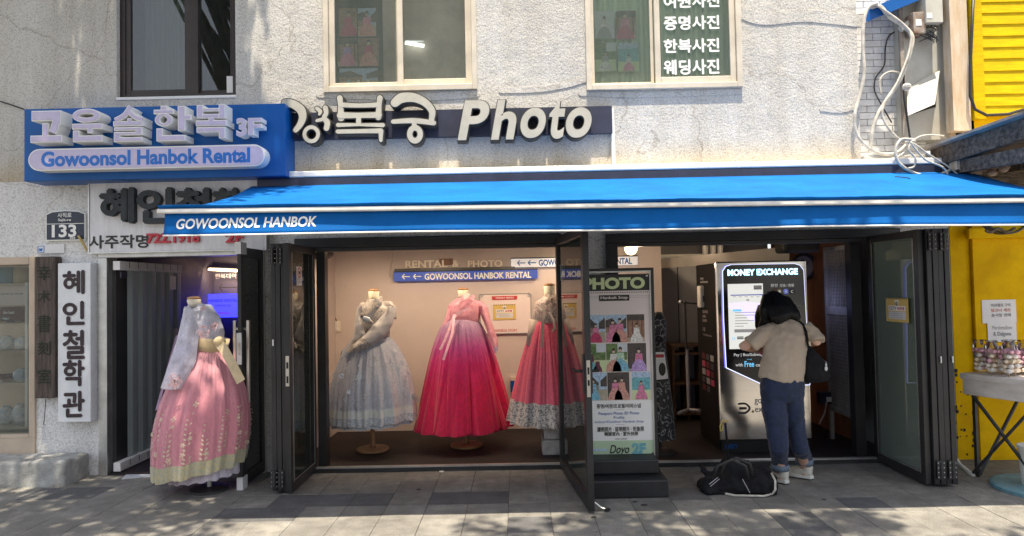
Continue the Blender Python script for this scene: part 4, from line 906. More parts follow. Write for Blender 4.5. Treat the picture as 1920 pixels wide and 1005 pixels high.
# downlights, globe, socket, switch, air conditioner
def lamp(px, Y, en, label, r_=.06, zc=2.055):
    x = at(px, 470, Y).x; t = thing('ceiling_lamp', label, 'lamp', (x, Y, zc), 'round warm ceiling lamps')
    part(t, 'ring', lambda g: g.lathe(x, Y, [(r_*.8,zc-.005),(r_,zc-.02),(r_*1.05,zc+.008)], 'white_plastic', 20)); part(t, 'bulb', lambda g: g.ball((x, Y, zc-.03), (r_*.75,r_*.75,.03), 'lamp_warm', 12), smooth=True)
    l = bpy.data.lights.new('bulb', 'SPOT'); l.energy = en; l.color = (1, .75, .5); l.spot_size = rad(128); l.spot_blend = .6; l.shadow_soft_size = .06
    o = bpy.data.objects.new('lamp_light', l); COL.objects.link(o); o.location = (x, Y, zc-.07); o.rotation_euler = (rad(32), 0, 0)
lamp(785, 6.6, 20, 'warm ceiling lamp above the grey hanbok'); lamp(960, 6.6, 18, 'warm ceiling lamp above the magenta hanbok'); lamp(1060, 7.2, 8, 'warm ceiling lamp above the coral hanbok'); lamp(640, 6.58, 14, 'small warm ceiling lamp left of the grey hanbok')
lamp(1330, 7.6, 7, 'warm ceiling lamp above the money exchange machine', zc=2.35)
gp = at(1183, 466, 7.0); gl_ = thing('globe_lamp', 'glowing round globe lamp at the top left of the money exchange opening', 'lamp', gp)
part(gl_, 'globe', lambda g: g.ball(gp, .066, 'lamp_globe', 20), smooth=True); part(gl_, 'cap', lambda g: g.lathe(gp.x, gp.y, [(.03,gp.z+.055),(.035,gp.z+.09),(.012,gp.z+.1),(.012,2.10)], 'white_plastic', 12))
l = bpy.data.lights.new('globe', 'POINT'); l.energy = 5; l.color = (1,.75,.5); l.shadow_soft_size = .07; o = bpy.data.objects.new('globe_light', l); COL.objects.link(o); o.location = gp+Vector((0,-.15,-.12))
l = bpy.data.lights.new('corridor', 'AREA'); l.shape='RECTANGLE'; l.size=.5; l.size_y=.03; l.energy = 3; l.color = (1,.7,.45); o = bpy.data.objects.new('led_bar_light', l); COL.objects.link(o); o.location = at(430,510,8.2); o.rotation_euler=(rad(60),0,0)
l = bpy.data.lights.new('blue', 'POINT'); l.energy = .7; l.color = (.15,.15,1); l.shadow_soft_size = .15; o = bpy.data.objects.new('blue_sign_light', l); COL.objects.link(o); o.location = at(420,572,8.15)
l = bpy.data.lights.new('kiosk', 'POINT'); l.energy = .7; l.color = (.45,.5,1); l.shadow_soft_size = .2; o = bpy.data.objects.new('machine_rim_light', l); COL.objects.link(o); o.location = at(1540,560,6.75)
q = R(624, 622, 638, 602, BW-.02); sw = thing('wall_switch', 'cream wall switch at the left of the grey hanbok', 'switch', at(631,612,BW-.02))
part(sw, 'plate', lambda g: g.box(q[0], q[1], BW-.018, BW-.001, q[2], q[3], 'cream_body'), bevel=.003); part(sw, 'rocker', lambda g: (g.box(q[0]+.02, q[1]-.02, BW-.024, BW-.019, q[2]+.02, q[2]+.055, 'white_plastic'), g.box(q[0]+.02, q[1]-.02, BW-.024, BW-.019, q[2]+.065, q[3]-.02, 'white_plastic')))
part(sw, 'cable', lambda g: g.tube([at(x, y, BW-.012) for x, y in ((626,482),(626,520),(625,575),(627,592),(631,602))], .006, 'cable_black'))
part(bld, 'hanging_cable', lambda g: g.tube([at(x, y, BW-.02) for x, y in ((737,472),(735,490),(730,508),(732,522),(738,523))], .005, 'cable_white'))
q = R(957, 735, 971, 714, BW-.03); so = thing('wall_socket', 'small dark blue socket box on the wall between magenta and coral hanbok', 'socket', at(964,724,BW-.03))
part(so, 'box', lambda g: g.box(q[0], q[1], BW-.04, BW-.001, q[2], q[3], 'sign_blue'), bevel=.003); part(so, 'cover', lambda g: g.box(q[0]+.005, q[1]-.005, BW-.042, BW-.002, q[3]+.002, q[3]+.045, 'cream_body'), bevel=.003)
def ac(g): g.ball((-2.02, 7.0, 1.99), (.13,.15,.055), 'dark_plastic', 14)
one('wall_fan', 'dark rounded fan unit high in the left corner of the display', 'fan', ac, smooth=True)
# white block carrying the coral hanbok
q = R(1012, 862, 1060, 822, 6.62); sb = thing('stone_block', 'stack of pale stone blocks under the coral floral hanbok', 'block', (.38, 6.62, .03))
part(sb, 'block', lambda g: g.box(.20, .50, 6.45, 6.8, .03, .17, 'concrete'), bevel=.012); part(sb, 'block', lambda g: g.box(.22, .49, 6.47, 6.78, .173, .30, 'concrete'), bevel=.012)
# ------------------------------------------------------------ hanbok on mannequins
def skirt_surf(cx, cy, zt, zh, rt, rh, pw=.75, nf=14, fa=.035, dx=0, tilt=0., seed=0, sy=.92, bulge=.0):
    rr = random.Random(seed); ph = [rr.uniform(0, 6.28) for _ in range(6)]
    def fn(u, v, off=0.):
        th = 2*pi*u; t = v
        r_ = rt+(rh-rt)*(t**pw)+bulge*sin(pi*t)
        q1 = nf*.42; cc, ss = cos(th), sin(th)
        fold = fa*(t**.55)*(1.3*noise.noise(Vector((cc*q1, ss*q1, seed+t*.35)))+.9*noise.noise(Vector((cc*q1*2.4, ss*q1*2.4, seed+9+t*.7)))) + .35*fa*t*sin(3*th+ph[3]) + .35*fa*(1-t*.5)*noise.noise(Vector((cc*q1*5, ss*q1*5, seed+t*1.5)))
        r_ += fold + off
        x = cx+dx*t+r_*cos(th); y = cy+r_*sy*sin(th)
        z = zt+(zh-zt)*t+tilt*cos(th)*t + .006*sin(nf*th+ph[5])*t
        return Vector((x, y, z))
    return fn
def band(g, fn, v0, v1, off, m, nu=180, nv=4): g.sheet(lambda u, v: fn(u, v0+(v1-v0)*v, off), nu, nv, m)
def leafpiece(g, fn, u, v, s, ang, m, off=.004, asp=.5, wide=1.):
    """small petal stitched on the surface"""
    c = fn(u, v, off); du = (fn(u+.002, v, off)-c).normalized(); dv = (fn(u, v+.01, off)-c).normalized()
    a = du*cos(ang)+dv*sin(ang); b = -du*sin(ang)+dv*cos(ang)
    g.add([c-a*s, c-b*s*asp, c+a*s, c+b*s*asp], [(0,1,2,3)], m)
def flower(g, fn, u, v, s, m, n=5):
    for k in range(n):
        a = 2*pi*k/n+u*40; c0 = fn(u, v, .009); du = (fn(u+.002, v, .009)-c0).normalized(); dv = (fn(u, v+.01, .009)-c0).normalized()
        d = du*cos(a)+dv*sin(a); e = -du*sin(a)+dv*cos(a); c = c0+d*s*.7
        g.add([c0+d*s*.15, c-e*s*.35, c+d*s*.6, c+e*s*.35], [(0,1,2,3)], m)
def jacket(t, cx, cy, zw, zs, zn, m, sleeves, sw=.185, ang=0, collar='letter_white', ribbon=None, wr=.006, cuffs=None, body_name='jacket', dpt=.125, chest=.15):
    """short hanbok jacket fused from torso and sleeves; ang turns the front, 0 = facing the viewer"""
    g = G(); s = Vector((cos(ang), sin(ang), 0))
    g.tube([(cx,cy,zw),(cx,cy,zw+(zs-zw)*.35),(cx,cy,zs-.07),(cx,cy,zs-.01),(cx,cy,zs+.02),(cx,cy,zs+.045),(cx,cy,zn)], [(chest,dpt),(chest+.01,dpt+.01),(sw*.97,dpt),(sw*.95,dpt*.85),(sw*.75,.09),(.085,.08),(.06,.06)], m, 20, side=s)
    for P_, r_ in sleeves: g.tube(P_, r_, m, 14, side=s)
    return g.build(body_name, t, fused=.011, wrinkle=wr, wfreq=9, smooth=True)
def neck(t, cx, cy, z0, z1, tilt=0):
    part(t, 'neck', lambda g: g.tube([(cx,cy,z0),(cx+tilt*.5,cy,(z0+z1)/2),(cx+tilt,cy,z1-.01),(cx+tilt,cy,z1)], [.062,.05,.056,.05], 'cream_body', 18), smooth=True)
    part(t, 'neck_cap', lambda g: g.lathe(cx+tilt, cy, [(.052,z1),(.055,z1+.012),(.03,z1+.022),(.0,z1+.026)], 'wood_light' , 18), smooth=True)
def stand(t, cx, cy, z0, z1, r_=.16):
    part(t, 'base', lambda g: g.lathe(cx, cy, [(r_*.96,z0),(r_,z0+.006),(r_,z0+.02),(r_*.93,z0+.028),(0,z0+.03)], 'wood_light', 32), smooth=False)
    part(t, 'pole', lambda g: g.lathe(cx, cy, [(.03,z0+.03),(.026,z0+.06),(.022,z0+.1),(.021,z1)], 'wood_light', 16), smooth=True)
def ribbon_strip(t, pts, w, m, name='ribbon', nrm=Vector((0,-1,0)), th=.003):
    """flat strip along points"""
    def f(g):
        P_ = [Vector(p) for p in pts]; vs = []
        for i, p in enumerate(P_):
            d = (P_[min(i+1,len(P_)-1)]-P_[max(i-1,0)]).normalized(); s = d.cross(nrm).normalized()*w/2
            vs += [p-s, p+s]
        g.add(vs, [(2*i,2*i+1,2*i+3,2*i+2) for i in range(len(P_)-1)], m)
    return part(t, name, f, solid=th, smooth=False)

def cloth_panel(parent, name, A, B, hy, dA, dB, m, u0=0., u1=1., bulge=.045, lift=0., wr=.008, seed=0):
    """flat hanbok sleeve: a curved sheet between two edges given as pixel points, dA, dB = depth in front of hy along it"""
    def edge(E, u):
        L = [0.]
        for i in range(1, len(E)): L.append(L[-1]+math.hypot(E[i][0]-E[i-1][0], E[i][1]-E[i-1][1]))
        q = u*L[-1]
        for i in range(1, len(E)):
            if q <= L[i]+1e-9: t = (q-L[i-1])/(L[i]-L[i-1]); return E[i-1][0]+(E[i][0]-E[i-1][0])*t, E[i-1][1]+(E[i][1]-E[i-1][1])*t
        return E[-1]
    def side(sg):
        def fn(v, u_):
            u = u0+(u1-u0)*u_; a, b = edge(A, u), edge(B, u); x, y = a[0]+(b[0]-a[0])*v, a[1]+(b[1]-a[1])*v
            d = dA+(dB-dA)*u; k = sin(pi*v)**.6 if 0 < v < 1 else 0
            w = wr*(noise.noise(Vector((x*.11+seed, y*.05, 1)))+.6*noise.noise(Vector((x*.05, y*.16+seed, 5))))
            p = at(x, y, hy+d); p.y += (-(bulge*k+lift)-w*(.4+k) if sg > 0 else bulge*.55*k+lift); return p
        return fn
    return part(parent, name, lambda g: (g.sheet(side(1), 14, 30, m), g.sheet(side(-1), 14, 30, m)), smooth=True)
def petals(parent, name, cx, cy, rr_, hy, dy, n_, m, seed=0, sz=.011):
    def f(g):
        r_ = random.Random(seed)
        for k in range(n_):
            a, q = r_.uniform(0, 6.28), rr_*r_.random()**.6; c = at(cx+q*cos(a), cy+q*sin(a)*1.1, hy+dy); b = r_.uniform(0, 3.1)
            u, v = Vector((cos(b), 0, sin(b)))*sz*r_.uniform(.6,1.2), Vector((-sin(b), 0, cos(b)))*sz*.55
            g.add([c-u, c-v, c+u, c+v], [(0,1,2,3)], m)
    return part(parent, name, f, kind='stuff')
# --- grey silver hanbok
cloth('grey_tulle', [(0,(.8,.81,.88)),(.55,(.72,.74,.84)),(1,(.42,.45,.56))], .3, 1.15, .25, .5, .35); cloth('grey_hem', [(0,(.62,.64,.62)),(1,(.56,.58,.57))], .2, .6, .2)
flowered('silver_brocade', (.42,.39,.37), (.17,.15,.15), 26); mat('silver_sleeve', (.33,.32,.34), .45, sheen=.4, var=.06, vs=6)
mat('silver_thread', (.6,.64,.72), .35, .3, var=.15, vs=60); flowered('hem_lace', (.78,.79,.78), (.4,.43,.5), 24, .05, .2); mat('hem_plain', (.74,.75,.72), .5, var=.05, vs=30)
hx, hy = at(697, 800, 6.74).x, 6.78
t = thing('hanbok_mannequin', 'mannequin in silver grey hanbok with crossed sleeves on a round wooden stand', 'mannequin', (hx, hy, .03), group='hanbok mannequins in the display')
fn = skirt_surf(hx, hy, 1.17, .335, .13, .425, .55, 14, .04, 0, .012, 1, .92, .045); sk = part(t, 'skirt', lambda g: band(g, fn, 0, 1, 0, 'grey_tulle', 220, 26), smooth=True)
part(sk, 'hem_band', lambda g: (band(g, fn, .82, .91, .003, 'hem_plain', 220, 4), band(g, fn, .91, 1.0, .003, 'hem_lace', 220, 4)), smooth=True)
def emb(seed, n_, v0, v1, s0, s1, m):
    def f(g):
        r_ = random.Random(seed)
        for k in range(n_):
            u, v = r_.random(), r_.uniform(v0, v1)**.8
            if r_.random() < .45: flower(g, fn, u, v, r_.uniform(s0, s1), m)
            else:
                for q_ in range(3): leafpiece(g, fn, u+r_.uniform(-.01,.01), min(.99,v+r_.uniform(-.02,.02)), r_.uniform(.25,.5)*s1, r_.uniform(0,3.1), m)
    return f
part(sk, 'embroidery', emb(5, 210, .1, .8, .014, .03, 'silver_thread'), kind='stuff')
part(t, 'underskirt', lambda g: band(g, skirt_surf(hx, hy, .6, .30, .2, .40, .8, 14, .03, 0, .01, 1), 0, 1, 0, 'hem_lace', 90, 4), smooth=True)
neck(t, hx+.03, hy, 1.5, 1.60); stand(t, hx, hy, .03, .5)
S = lambda x, y, dy=0.: at(x, y, hy+dy)
jk = jacket(t, hx+.03, hy, 1.14, 1.445, 1.53, 'silver_brocade', [([S(695,572),S(682,572),S(674,580,-.01),S(671,596,-.03)],[(.045,.05),(.044,.05),(.030,.035),(.022,.03)]), ([S(720,572),S(732,572),S(739,580,-.01),S(740,598,-.04)],[(.045,.05),(.040,.045),(.030,.035),(.022,.03)])], sw=.175, wr=.002)
LA, LB = [(681,573),(677,590),(682,612),(685,627),(673,659)], [(671,575),(666,600),(662,632),(655,650),(648,660)]
cloth_panel(jk, 'sleeve', LA, LB, hy, -.05, -.2, 'silver_sleeve', 0, .74, seed=1); cloth_panel(jk, 'cuff', LA, LB, hy, -.05, -.2, 'silver_brocade', .72, 1, lift=.003, seed=1)
RA, RB = [(729,573),(721,587),(703,606),(684,627),(662,646)], [(743,577),(741,592),(736,609),(723,630),(699,649),(671,661)]
cloth_panel(jk, 'sleeve', RA, RB, hy, -.06, -.27, 'silver_sleeve', 0, .76, wr=.004, seed=3); cloth_panel(jk, 'cuff', RA, RB, hy, -.06, -.27, 'silver_brocade', .74, 1, lift=.004, seed=3)
ribbon_strip(jk, [S(702,562,-.135),S(712,568,-.15),S(700,585,-.16),S(686,600,-.165)], .042, 'silver_sleeve', 'collar'); ribbon_strip(jk, [S(714,555,-.09),S(714,566,-.135),S(708,576,-.16)], .04, 'silver_brocade', 'collar')
part(jk, 'bow', lambda g: (g.ball(S(686,598,-.19), (.055,.02,.028), 'silver_thread', 10, Matrix.Rotation(.35,3,'Y')), g.ball(S(679,592,-.19), (.022,.02,.032), 'silver_brocade', 8), g.ball(S(694,604,-.19), (.03,.02,.022), 'silver_brocade', 8)), smooth=True)

# --- magenta ombre hanbok
cloth('ombre_tulle', [(0,(.92,.002,.10)),(.4,(.9,.003,.13)),(.62,(.84,.012,.22)),(.76,(.68,.07,.36)),(.9,(.5,.22,.44)),(1,(.46,.28,.46))], .2, 1.28, .32, .55, .5, 60, .2)
cloth('pink_silk', [(0,(.78,.5,.62)),(.35,(.82,.38,.48)),(1,(.74,.34,.44))], .85, 1.5, .3, .45, .4)
cloth('pale_tulle', [(0,(.8,.1,.28)),(1,(.5,.2,.4))], .2, 1.2, .5, .6, .5)
hx, hy = at(869, 820, 6.9).x, 6.92
t = thing('hanbok_mannequin', 'mannequin in pale pink jacket and magenta ombre tulle skirt on a wooden stand', 'mannequin', (hx, hy, .03), group='hanbok mannequins in the display')
fn = skirt_surf(hx, hy, 1.30, .245, .14, .48, .62, 12, .04, -.005, .0, 4); sk = part(t, 'skirt', lambda g: band(g, fn, 0, 1, 0, 'ombre_tulle', 220, 26), smooth=True)
fn_o = skirt_surf(hx, hy, 1.29, .225, .13, .5, .85, 10, .04, -.005, .01, 9)
part(sk, 'tulle_layer', lambda g: g.sheet(lambda u, v: fn_o(.56+.30*u, v, .004), 50, 20, 'ombre_tulle'), smooth=True); part(sk, 'tulle_layer', lambda g: g.sheet(lambda u, v: fn_o(.90+.3*u, v, .004), 50, 20, 'ombre_tulle'), smooth=True)
part(sk, 'petticoat', lambda g: band(g, skirt_surf(hx, hy, .7, .205, .3, .43, .9, 20, .02, 0, 0, 2), 0, 1, 0, 'pale_tulle', 120, 6), smooth=True)
neck(t, hx+.02, hy, 1.52, 1.595); stand(t, hx+.03, hy-.03, .03, .5)
S = lambda x, y, dy=0.: at(x, y, hy+dy)
jk = jacket(t, hx+.03, hy, 1.27, 1.455, 1.525, 'pink_silk', [([S(866,571),S(855,571),S(846,580,-.01),S(841,596,-.02)],[(.045,.05),(.044,.05),(.04,.045),(.034,.04)]), ([S(888,571),S(900,571),S(908,580,-.01),S(914,598,-.02)],[(.045,.05),(.044,.05),(.042,.045),(.036,.04)])], sw=.175)
LA, LB = [(852,574),(853,592),(848,609),(838,630),(827,655)], [(843,576),(836,592),(829,610),(822,637),(815,659)]
cloth_panel(jk, 'sleeve', LA, LB, hy, -.03, -.1, 'pink_silk', 0, .93, seed=5); cloth_panel(jk, 'cuff', LA, LB, hy, -.03, -.1, 'lavender', .92, 1, lift=.003, seed=5)
RA, RB = [(899,574),(901,589),(910,612),(920,642),(929,663)], [(909,575),(916,590),(925,612),(934,638),(934,656)]
cloth_panel(jk, 'sleeve', RA, RB, hy, -.03, -.12, 'pink_silk', 0, .90, seed=7); cloth_panel(jk, 'cuff', RA, RB, hy, -.03, -.12, 'lavender', .89, 1, lift=.003, seed=7)
ribbon_strip(jk, [S(868,553,-.09),S(872,562,-.14),S(880,572,-.155)], .035, 'pink_silk', 'collar'); ribbon_strip(jk, [S(888,554,-.09),S(884,562,-.14),S(872,576,-.16),S(866,582,-.16)], .04, 'pink_silk', 'collar')
part(jk, 'inner_collar', lambda g: g.prism([(S(*p,-.13).x, S(*p,-.13).z) for p in ((868,552),(872,564),(882,553),(878,550))], hy-.135, hy-.1, 'letter_white'))
ribbon_strip(jk, [S(882,578,-.165),S(868,583,-.175),S(855,590,-.17),S(848,600,-.2)], .028, 'candy_pink'); ribbon_strip(jk, [S(852,590,-.19),S(843,615,-.25),S(833,640,-.3),S(825,656,-.33)], .024, 'candy_pink'); ribbon_strip(jk, [S(852,590,-.19),S(848,625,-.29),S(837,658,-.37),S(831,675,-.4)], .024, 'candy_pink')

# --- coral floral hanbok behind the open door
flowered('coral_brocade', (.80,.12,.2), (.6,.08,.15), 24, .1, .35); flowered('ivory_flowers', (.55,.5,.45), (.22,.13,.13), 24, .05, .15); flowered('hem_flowers', (.16,.15,.15), (.55,.52,.5), 15, .3, .35)
cloth('ivory_silk', [(0,(.62,.45,.42)),(1,(.66,.58,.5))], .9, 1.5, .3)
hx, hy = at(1028, 800, 6.68).x, 6.66
t = thing('hanbok_mannequin', 'mannequin in floral jacket and coral red skirt with grey floral hem on stone blocks', 'mannequin', (hx, hy, .30), group='hanbok mannequins in the display')
fn = skirt_surf(hx, hy, 1.28, .30, .11, .36, .8, 12, .04, 0, -.01, 8); sk = part(t, 'skirt', lambda g: band(g, fn, 0, 1, 0, 'coral_brocade', 180, 22), smooth=True)
part(sk, 'hem_band', lambda g: band(g, fn, .78, 1.0, .003, 'hem_flowers', 180, 5), smooth=True)
neck(t, hx+.04, hy, 1.5, 1.62); part(t, 'pole', lambda g: g.tube([(hx,hy,.3),(hx,hy,.8)], .02, 'wood_light'))
S = lambda x, y, dy=0.: at(x, y, hy+dy)
jk = jacket(t, hx+.05, hy, 1.26, 1.46, 1.53, 'ivory_flowers', [([S(1016,566),S(1008,590,-.02),S(1001,620,-.04),S(994,645,-.05)],[(.045,.045),(.05,.045),(.05,.04),(.04,.03)]),
    ([S(1058,566),S(1066,590,-.02),S(1074,620,-.04),S(1080,645,-.05)],[(.045,.045),(.05,.045),(.05,.04),(.04,.03)])], sw=.17)
part(jk, 'cuff', lambda g: g.tube([S(1003,600,-.03),S(994,648,-.05)], [(.055,.05),(.042,.034)], 'ivory_silk', 14), smooth=True)
ribbon_strip(jk, [S(1021,584,-.16),S(1018,600,-.2),S(1017,630,-.24),S(1016,652,-.27)], .028, 'ivory_silk'); ribbon_strip(jk, [S(1030,585,-.16),S(1038,600,-.2),S(1040,615,-.23),S(1035,622,-.24)], .022, 'ivory_silk')
ribbon_strip(jk, [S(1028,552,-.08),S(1030,562,-.13),S(1024,572,-.15)], .03, 'ivory_silk', 'collar')

# --- rose hanbok standing outside
cloth('rose_tulle', [(0,(.8,.34,.4)),(.5,(.74,.28,.35)),(1,(.78,.38,.43))], .2, 1.15, .25, .5, .5, 90, .14)
cloth('white_jacket', [(0,(.66,.6,.68)),(.5,(.64,.62,.76)),(1,(.66,.66,.74))], .85, 1.5, .2, .5, .3); flowered('gold_hem', (.55,.47,.25), (.42,.4,.3), 18, .15, .35); mat('gold_silk', (.55,.42,.24), .4, sheen=.3, var=.15, vs=14, bump=.2, bs=50)
mat('petal_cream', (.72,.6,.45), .5); mat('coral_ink', (.7,.3,.28), .6, col2=(.68,.55,.62), vs=22)
hx, hy = at(392, 800, 5.62).x, 5.62
t = thing('hanbok_mannequin', 'mannequin in white jacket and rose pink flowered skirt standing outside the entrance', 'mannequin', (hx, hy, 0))
fn = skirt_surf(hx, hy, 1.16, .165, .13, .345, .7, 12, .028, -.085, .06, 6, .9, .085); sk = part(t, 'skirt', lambda g: band(g, fn, 0, 1, 0, 'rose_tulle', 240, 30), smooth=True)
part(sk, 'hem_band', lambda g: band(g, fn, .88, 1.0, .004, 'gold_hem', 240, 5), smooth=True)
def vines(g):
    r_ = random.Random(11)
    for k in range(17):
        u = k/17+r_.uniform(-.008,.008); top_ = r_.choice((.45,.55,.62,.7)); v = .86
        while v > top_:
            sc_ = .5+.5*(v-top_)/(.86-top_+.01)
            for s_ in (-1, 1):
                if r_.random() < .8: leafpiece(g, fn, u+s_*.0055*(.6+sc_), v, .015*sc_+.004, pi/2+s_*.9, 'petal_cream', .010)
            if r_.random() < .3: flower(g, fn, u+r_.uniform(-.012,.012), v, .017*sc_+.004, 'petal_cream', 5)
            v -= r_.uniform(.026,.045); u += r_.uniform(-.0025,.0025)
        if r_.random() < .7: flower(g, fn, u+.01, top_-.03, .02, 'petal_cream', 4)
part(sk, 'embroidery', vines, kind='stuff')
part(t, 'underskirt', lambda g: band(g, skirt_surf(hx, hy, .6, .115, .2, .27, .72, 16, .02, -.03, .03, 3, .9), 0, 1, 0, 'white_jacket', 120, 5), smooth=True)
part(t, 'base', lambda g: g.lathe(hx, hy, [(.15,.0),(.15,.02),(.0,.025)], 'dark_plastic', 24)); part(t, 'pole', lambda g: g.tube([(hx,hy,.03),(hx,hy,.8)], .02, 'alu'))
S = lambda x, y, dy=0.: at(x, y, hy+dy)
nx = S(366,570).x; neck(t, nx, hy, 1.5, 1.565, -.01)
jk = jacket(t, nx+.075, hy, 1.215, 1.425, 1.52, 'white_jacket', [([S(368,585),S(356,590,-.01)],[(.05,.06),(.05,.05)]), ([S(386,588),S(400,606,-.02),S(409,622,-.02)],[(.06,.06),(.06,.06),(.05,.05)])], sw=.135, chest=.15)
LA, LB = [(368,582),(373,629),(367,681),(341,729)], [(347,574),(331,640),(317,681),(301,727)]
cloth_panel(jk, 'sleeve', LA, LB, hy, -.10, -.24, 'white_jacket', bulge=.06, wr=.014, seed=9)
petals(jk, 'painted_flowers', 381, 622, 12, hy, -.215, 60, 'coral_ink', 1); petals(jk, 'painted_flowers', 402, 612, 7, hy, -.17, 26, 'coral_ink', 2); petals(jk, 'painted_flowers', 328, 715, 13, hy, -.345, 70, 'coral_ink', 3); petals(jk, 'painted_flowers', 380, 578, 6, hy, -.13, 14, 'coral_ink', 4, .008)
ribbon_strip(jk, [S(352,574,-.05),S(358,582,-.12),S(372,580,-.13),S(381,570,-.06)], .03, 'white_jacket', 'collar')
part(t, 'waist_band', lambda g: g.tube([(hx+.0,hy,1.15),(hx+.01,hy,1.19),(hx+.02,hy,1.25)], [(.155,.14),(.15,.135),(.15,.135)], 'gold_silk', 24, side=(1,0,0)), smooth=True)
ribbon_strip(t, [S(408,640,-.17),S(420,655,-.22),S(434,680,-.26),S(452,716,-.3)], .075, 'gold_silk', 'sash'); part(t, 'sash_knot', lambda g: g.ball(S(412,640,-.17), (.05,.035,.04), 'gold_silk', 12), smooth=True)
one('lilac_board', 'thin dull lilac board leaning behind the rose pink hanbok', 'board', lambda g: g.add([S(330,628,.06),S(334,630,.08),S(297,768,-.1),S(291,770,-.12),S(330,628,.075),S(334,630,.095),S(297,768,-.085),S(291,770,-.105)],[(0,1,2,3),(4,7,6,5),(0,4,5,1),(2,6,7,3),(0,3,7,4),(1,5,6,2)],'lavender'))

# ------------------------------------------------------------ printed photographs
def person_print(g, x, z, h, y, dress, top=None, back=False):
    w = h*.33; top = top or dress
    g.prism([(x-w,z),(x-w*.85,z+h*.25),(x-w*.3,z+h*.55),(x+w*.3,z+h*.55),(x+w*.85,z+h*.25),(x+w,z)][::-1], y-.0012, y-.0008, dress)
    g.prism([(x-w*.5,z+h*.4),(x-w*.42,z+h*.74),(x+w*.42,z+h*.74),(x+w*.5,z+h*.4),(x+w*.2,z+h*.5),(x-w*.2,z+h*.5)][::-1], y-.0020, y-.0016, top)
    r_ = h*.068; g.ring(x, z+h*.84, (r_, r_*1.15), (.0001,.0001), y-.0026, y-.0022, 'skin_print', n=10); g.prism([(x-r_*1.1,z+h*.84),(x-r_*.8,z+h*.95),(x,z+h*.98),(x+r_*.8,z+h*.95),(x+r_*1.1,z+h*.84),(x,z+h*.9)][::-1], y-.0032, y-.0028, 'hair_print')
def scene_print(g, q, y, kind, seed=0):
    x0, x1, z0, z1 = q; w, h = x1-x0, z1-z0; r_ = random.Random(seed)
    def bx(a, b, c, d, m, k): g.box(x0+w*a, x0+w*b, y-.0004-.0001*k, y, z0+h*c, z0+h*d, m)
    bx(0,1,0,1, {'palace':'sky_print','garden':'green_print','hall':'wall_print','sea':'sky_print','dark':'roof_print','pale':'pale_print','wine':'wall_print'}[kind], 0)
    if kind == 'palace':
        bx(0,1,0,.4,'earth_print',1); g.prism([(x0,z0+h*.55),(x0,z0+h*.8),(x0+w*.3,z0+h*.88),(x0+w*.62,z0+h*.62),(x0+w*.62,z0+h*.55)], y-.0007, y-.0004, 'roof_print'); bx(0,.6,.36,.56,'wall_print',3)
        g.prism([(x0+w*.7,z0+h*.5),(x0+w*.7,z0+h*.72),(x1,z0+h*.9),(x1,z0+h*.5)], y-.0007, y-.0004, 'roof_print')
    elif kind == 'garden': bx(0,1,0,.42,'lime_print',1); bx(.55,1,.7,1,'pale_print',2)
    elif kind == 'hall':
        bx(0,1,.78,1,'roof_print',1); bx(0,1,0,.16,'earth_print',2)
        for k in range(4): bx(.05+k*.26,.09+k*.26,.16,.78,'maroon',3)
    elif kind == 'sea': bx(0,1,.35,.8,'teal_print',1); bx(0,1,0,.35,'lime_print',2)
    elif kind == 'dark': bx(0,1,0,.1,'earth_print',1)
PR = [('wine',[('dress_red',None,.55,.9)],(635,68,669,15),'top left photo print behind the middle window, woman in red hanbok'),
      ('palace',[('dress_coral','dress_pink',.5,.9)],(671,68,705,15),'top right photo print behind the middle window, woman in coral hanbok'),
      ('hall',[('dress_pink','dress_lilac',.5,.88)],(633,124,670,71),'middle left photo print in the middle window, seated woman in pink hanbok'),
      ('wine',[('dress_coral','dress_red',.5,.95)],(672,124,710,71),'middle right photo print in the middle window, woman in coral beside a wall'),
      ('palace',[('dress_white','dress_blue',.25,.5),('dress_blue','dress_white',.5,.5),('dress_white',None,.75,.5)],(636,165,708,128),'wide bottom photo print in the middle window, row of white hanbok')]
for kd, pe, r_, lab in PR:
    q = R(*r_, W+.03); g = G(); scene_print(g, q, W+.034, kd, len(lab))
    for d_, tp, fx, hh in pe: person_print(g, q[0]+(q[1]-q[0])*fx, q[2]+.005, (q[3]-q[2])*hh, W+.033, d_, tp)
    g.build('photo_print', None, lab, 'photo', 'photo prints in the middle upstairs window')
PR = [('pale',[('grey_print','dress_white',.5,.8)],(1114,72,1152,20),'top left photo print in the right window, pale group under blossom'),
      ('hall',[('dress_red','dress_pink',.45,.95)],(1155,74,1193,20),'top right photo print in the right window, woman in red hanbok'),
      ('garden',[('dress_white','grey_print',.5,.7)],(1115,134,1155,80),'bottom left photo print in the right window, figure under a dark tree'),
      ('sea',[('dress_pink','dress_white',.5,.6)],(1159,134,1198,80),'bottom right photo print in the right window, pink hanbok before teal sea')]
for kd, pe, r_, lab in PR:
    q = R(*r_, W+.06); g = G(); scene_print(g, q, W+.063, kd, len(lab))
    for d_, tp, fx, hh in pe: person_print(g, q[0]+(q[1]-q[0])*fx, q[2]+.005, (q[3]-q[2])*hh, W+.062, d_, tp)
    g.build('photo_print', None, lab, 'photo', 'photo prints in the right upstairs window')

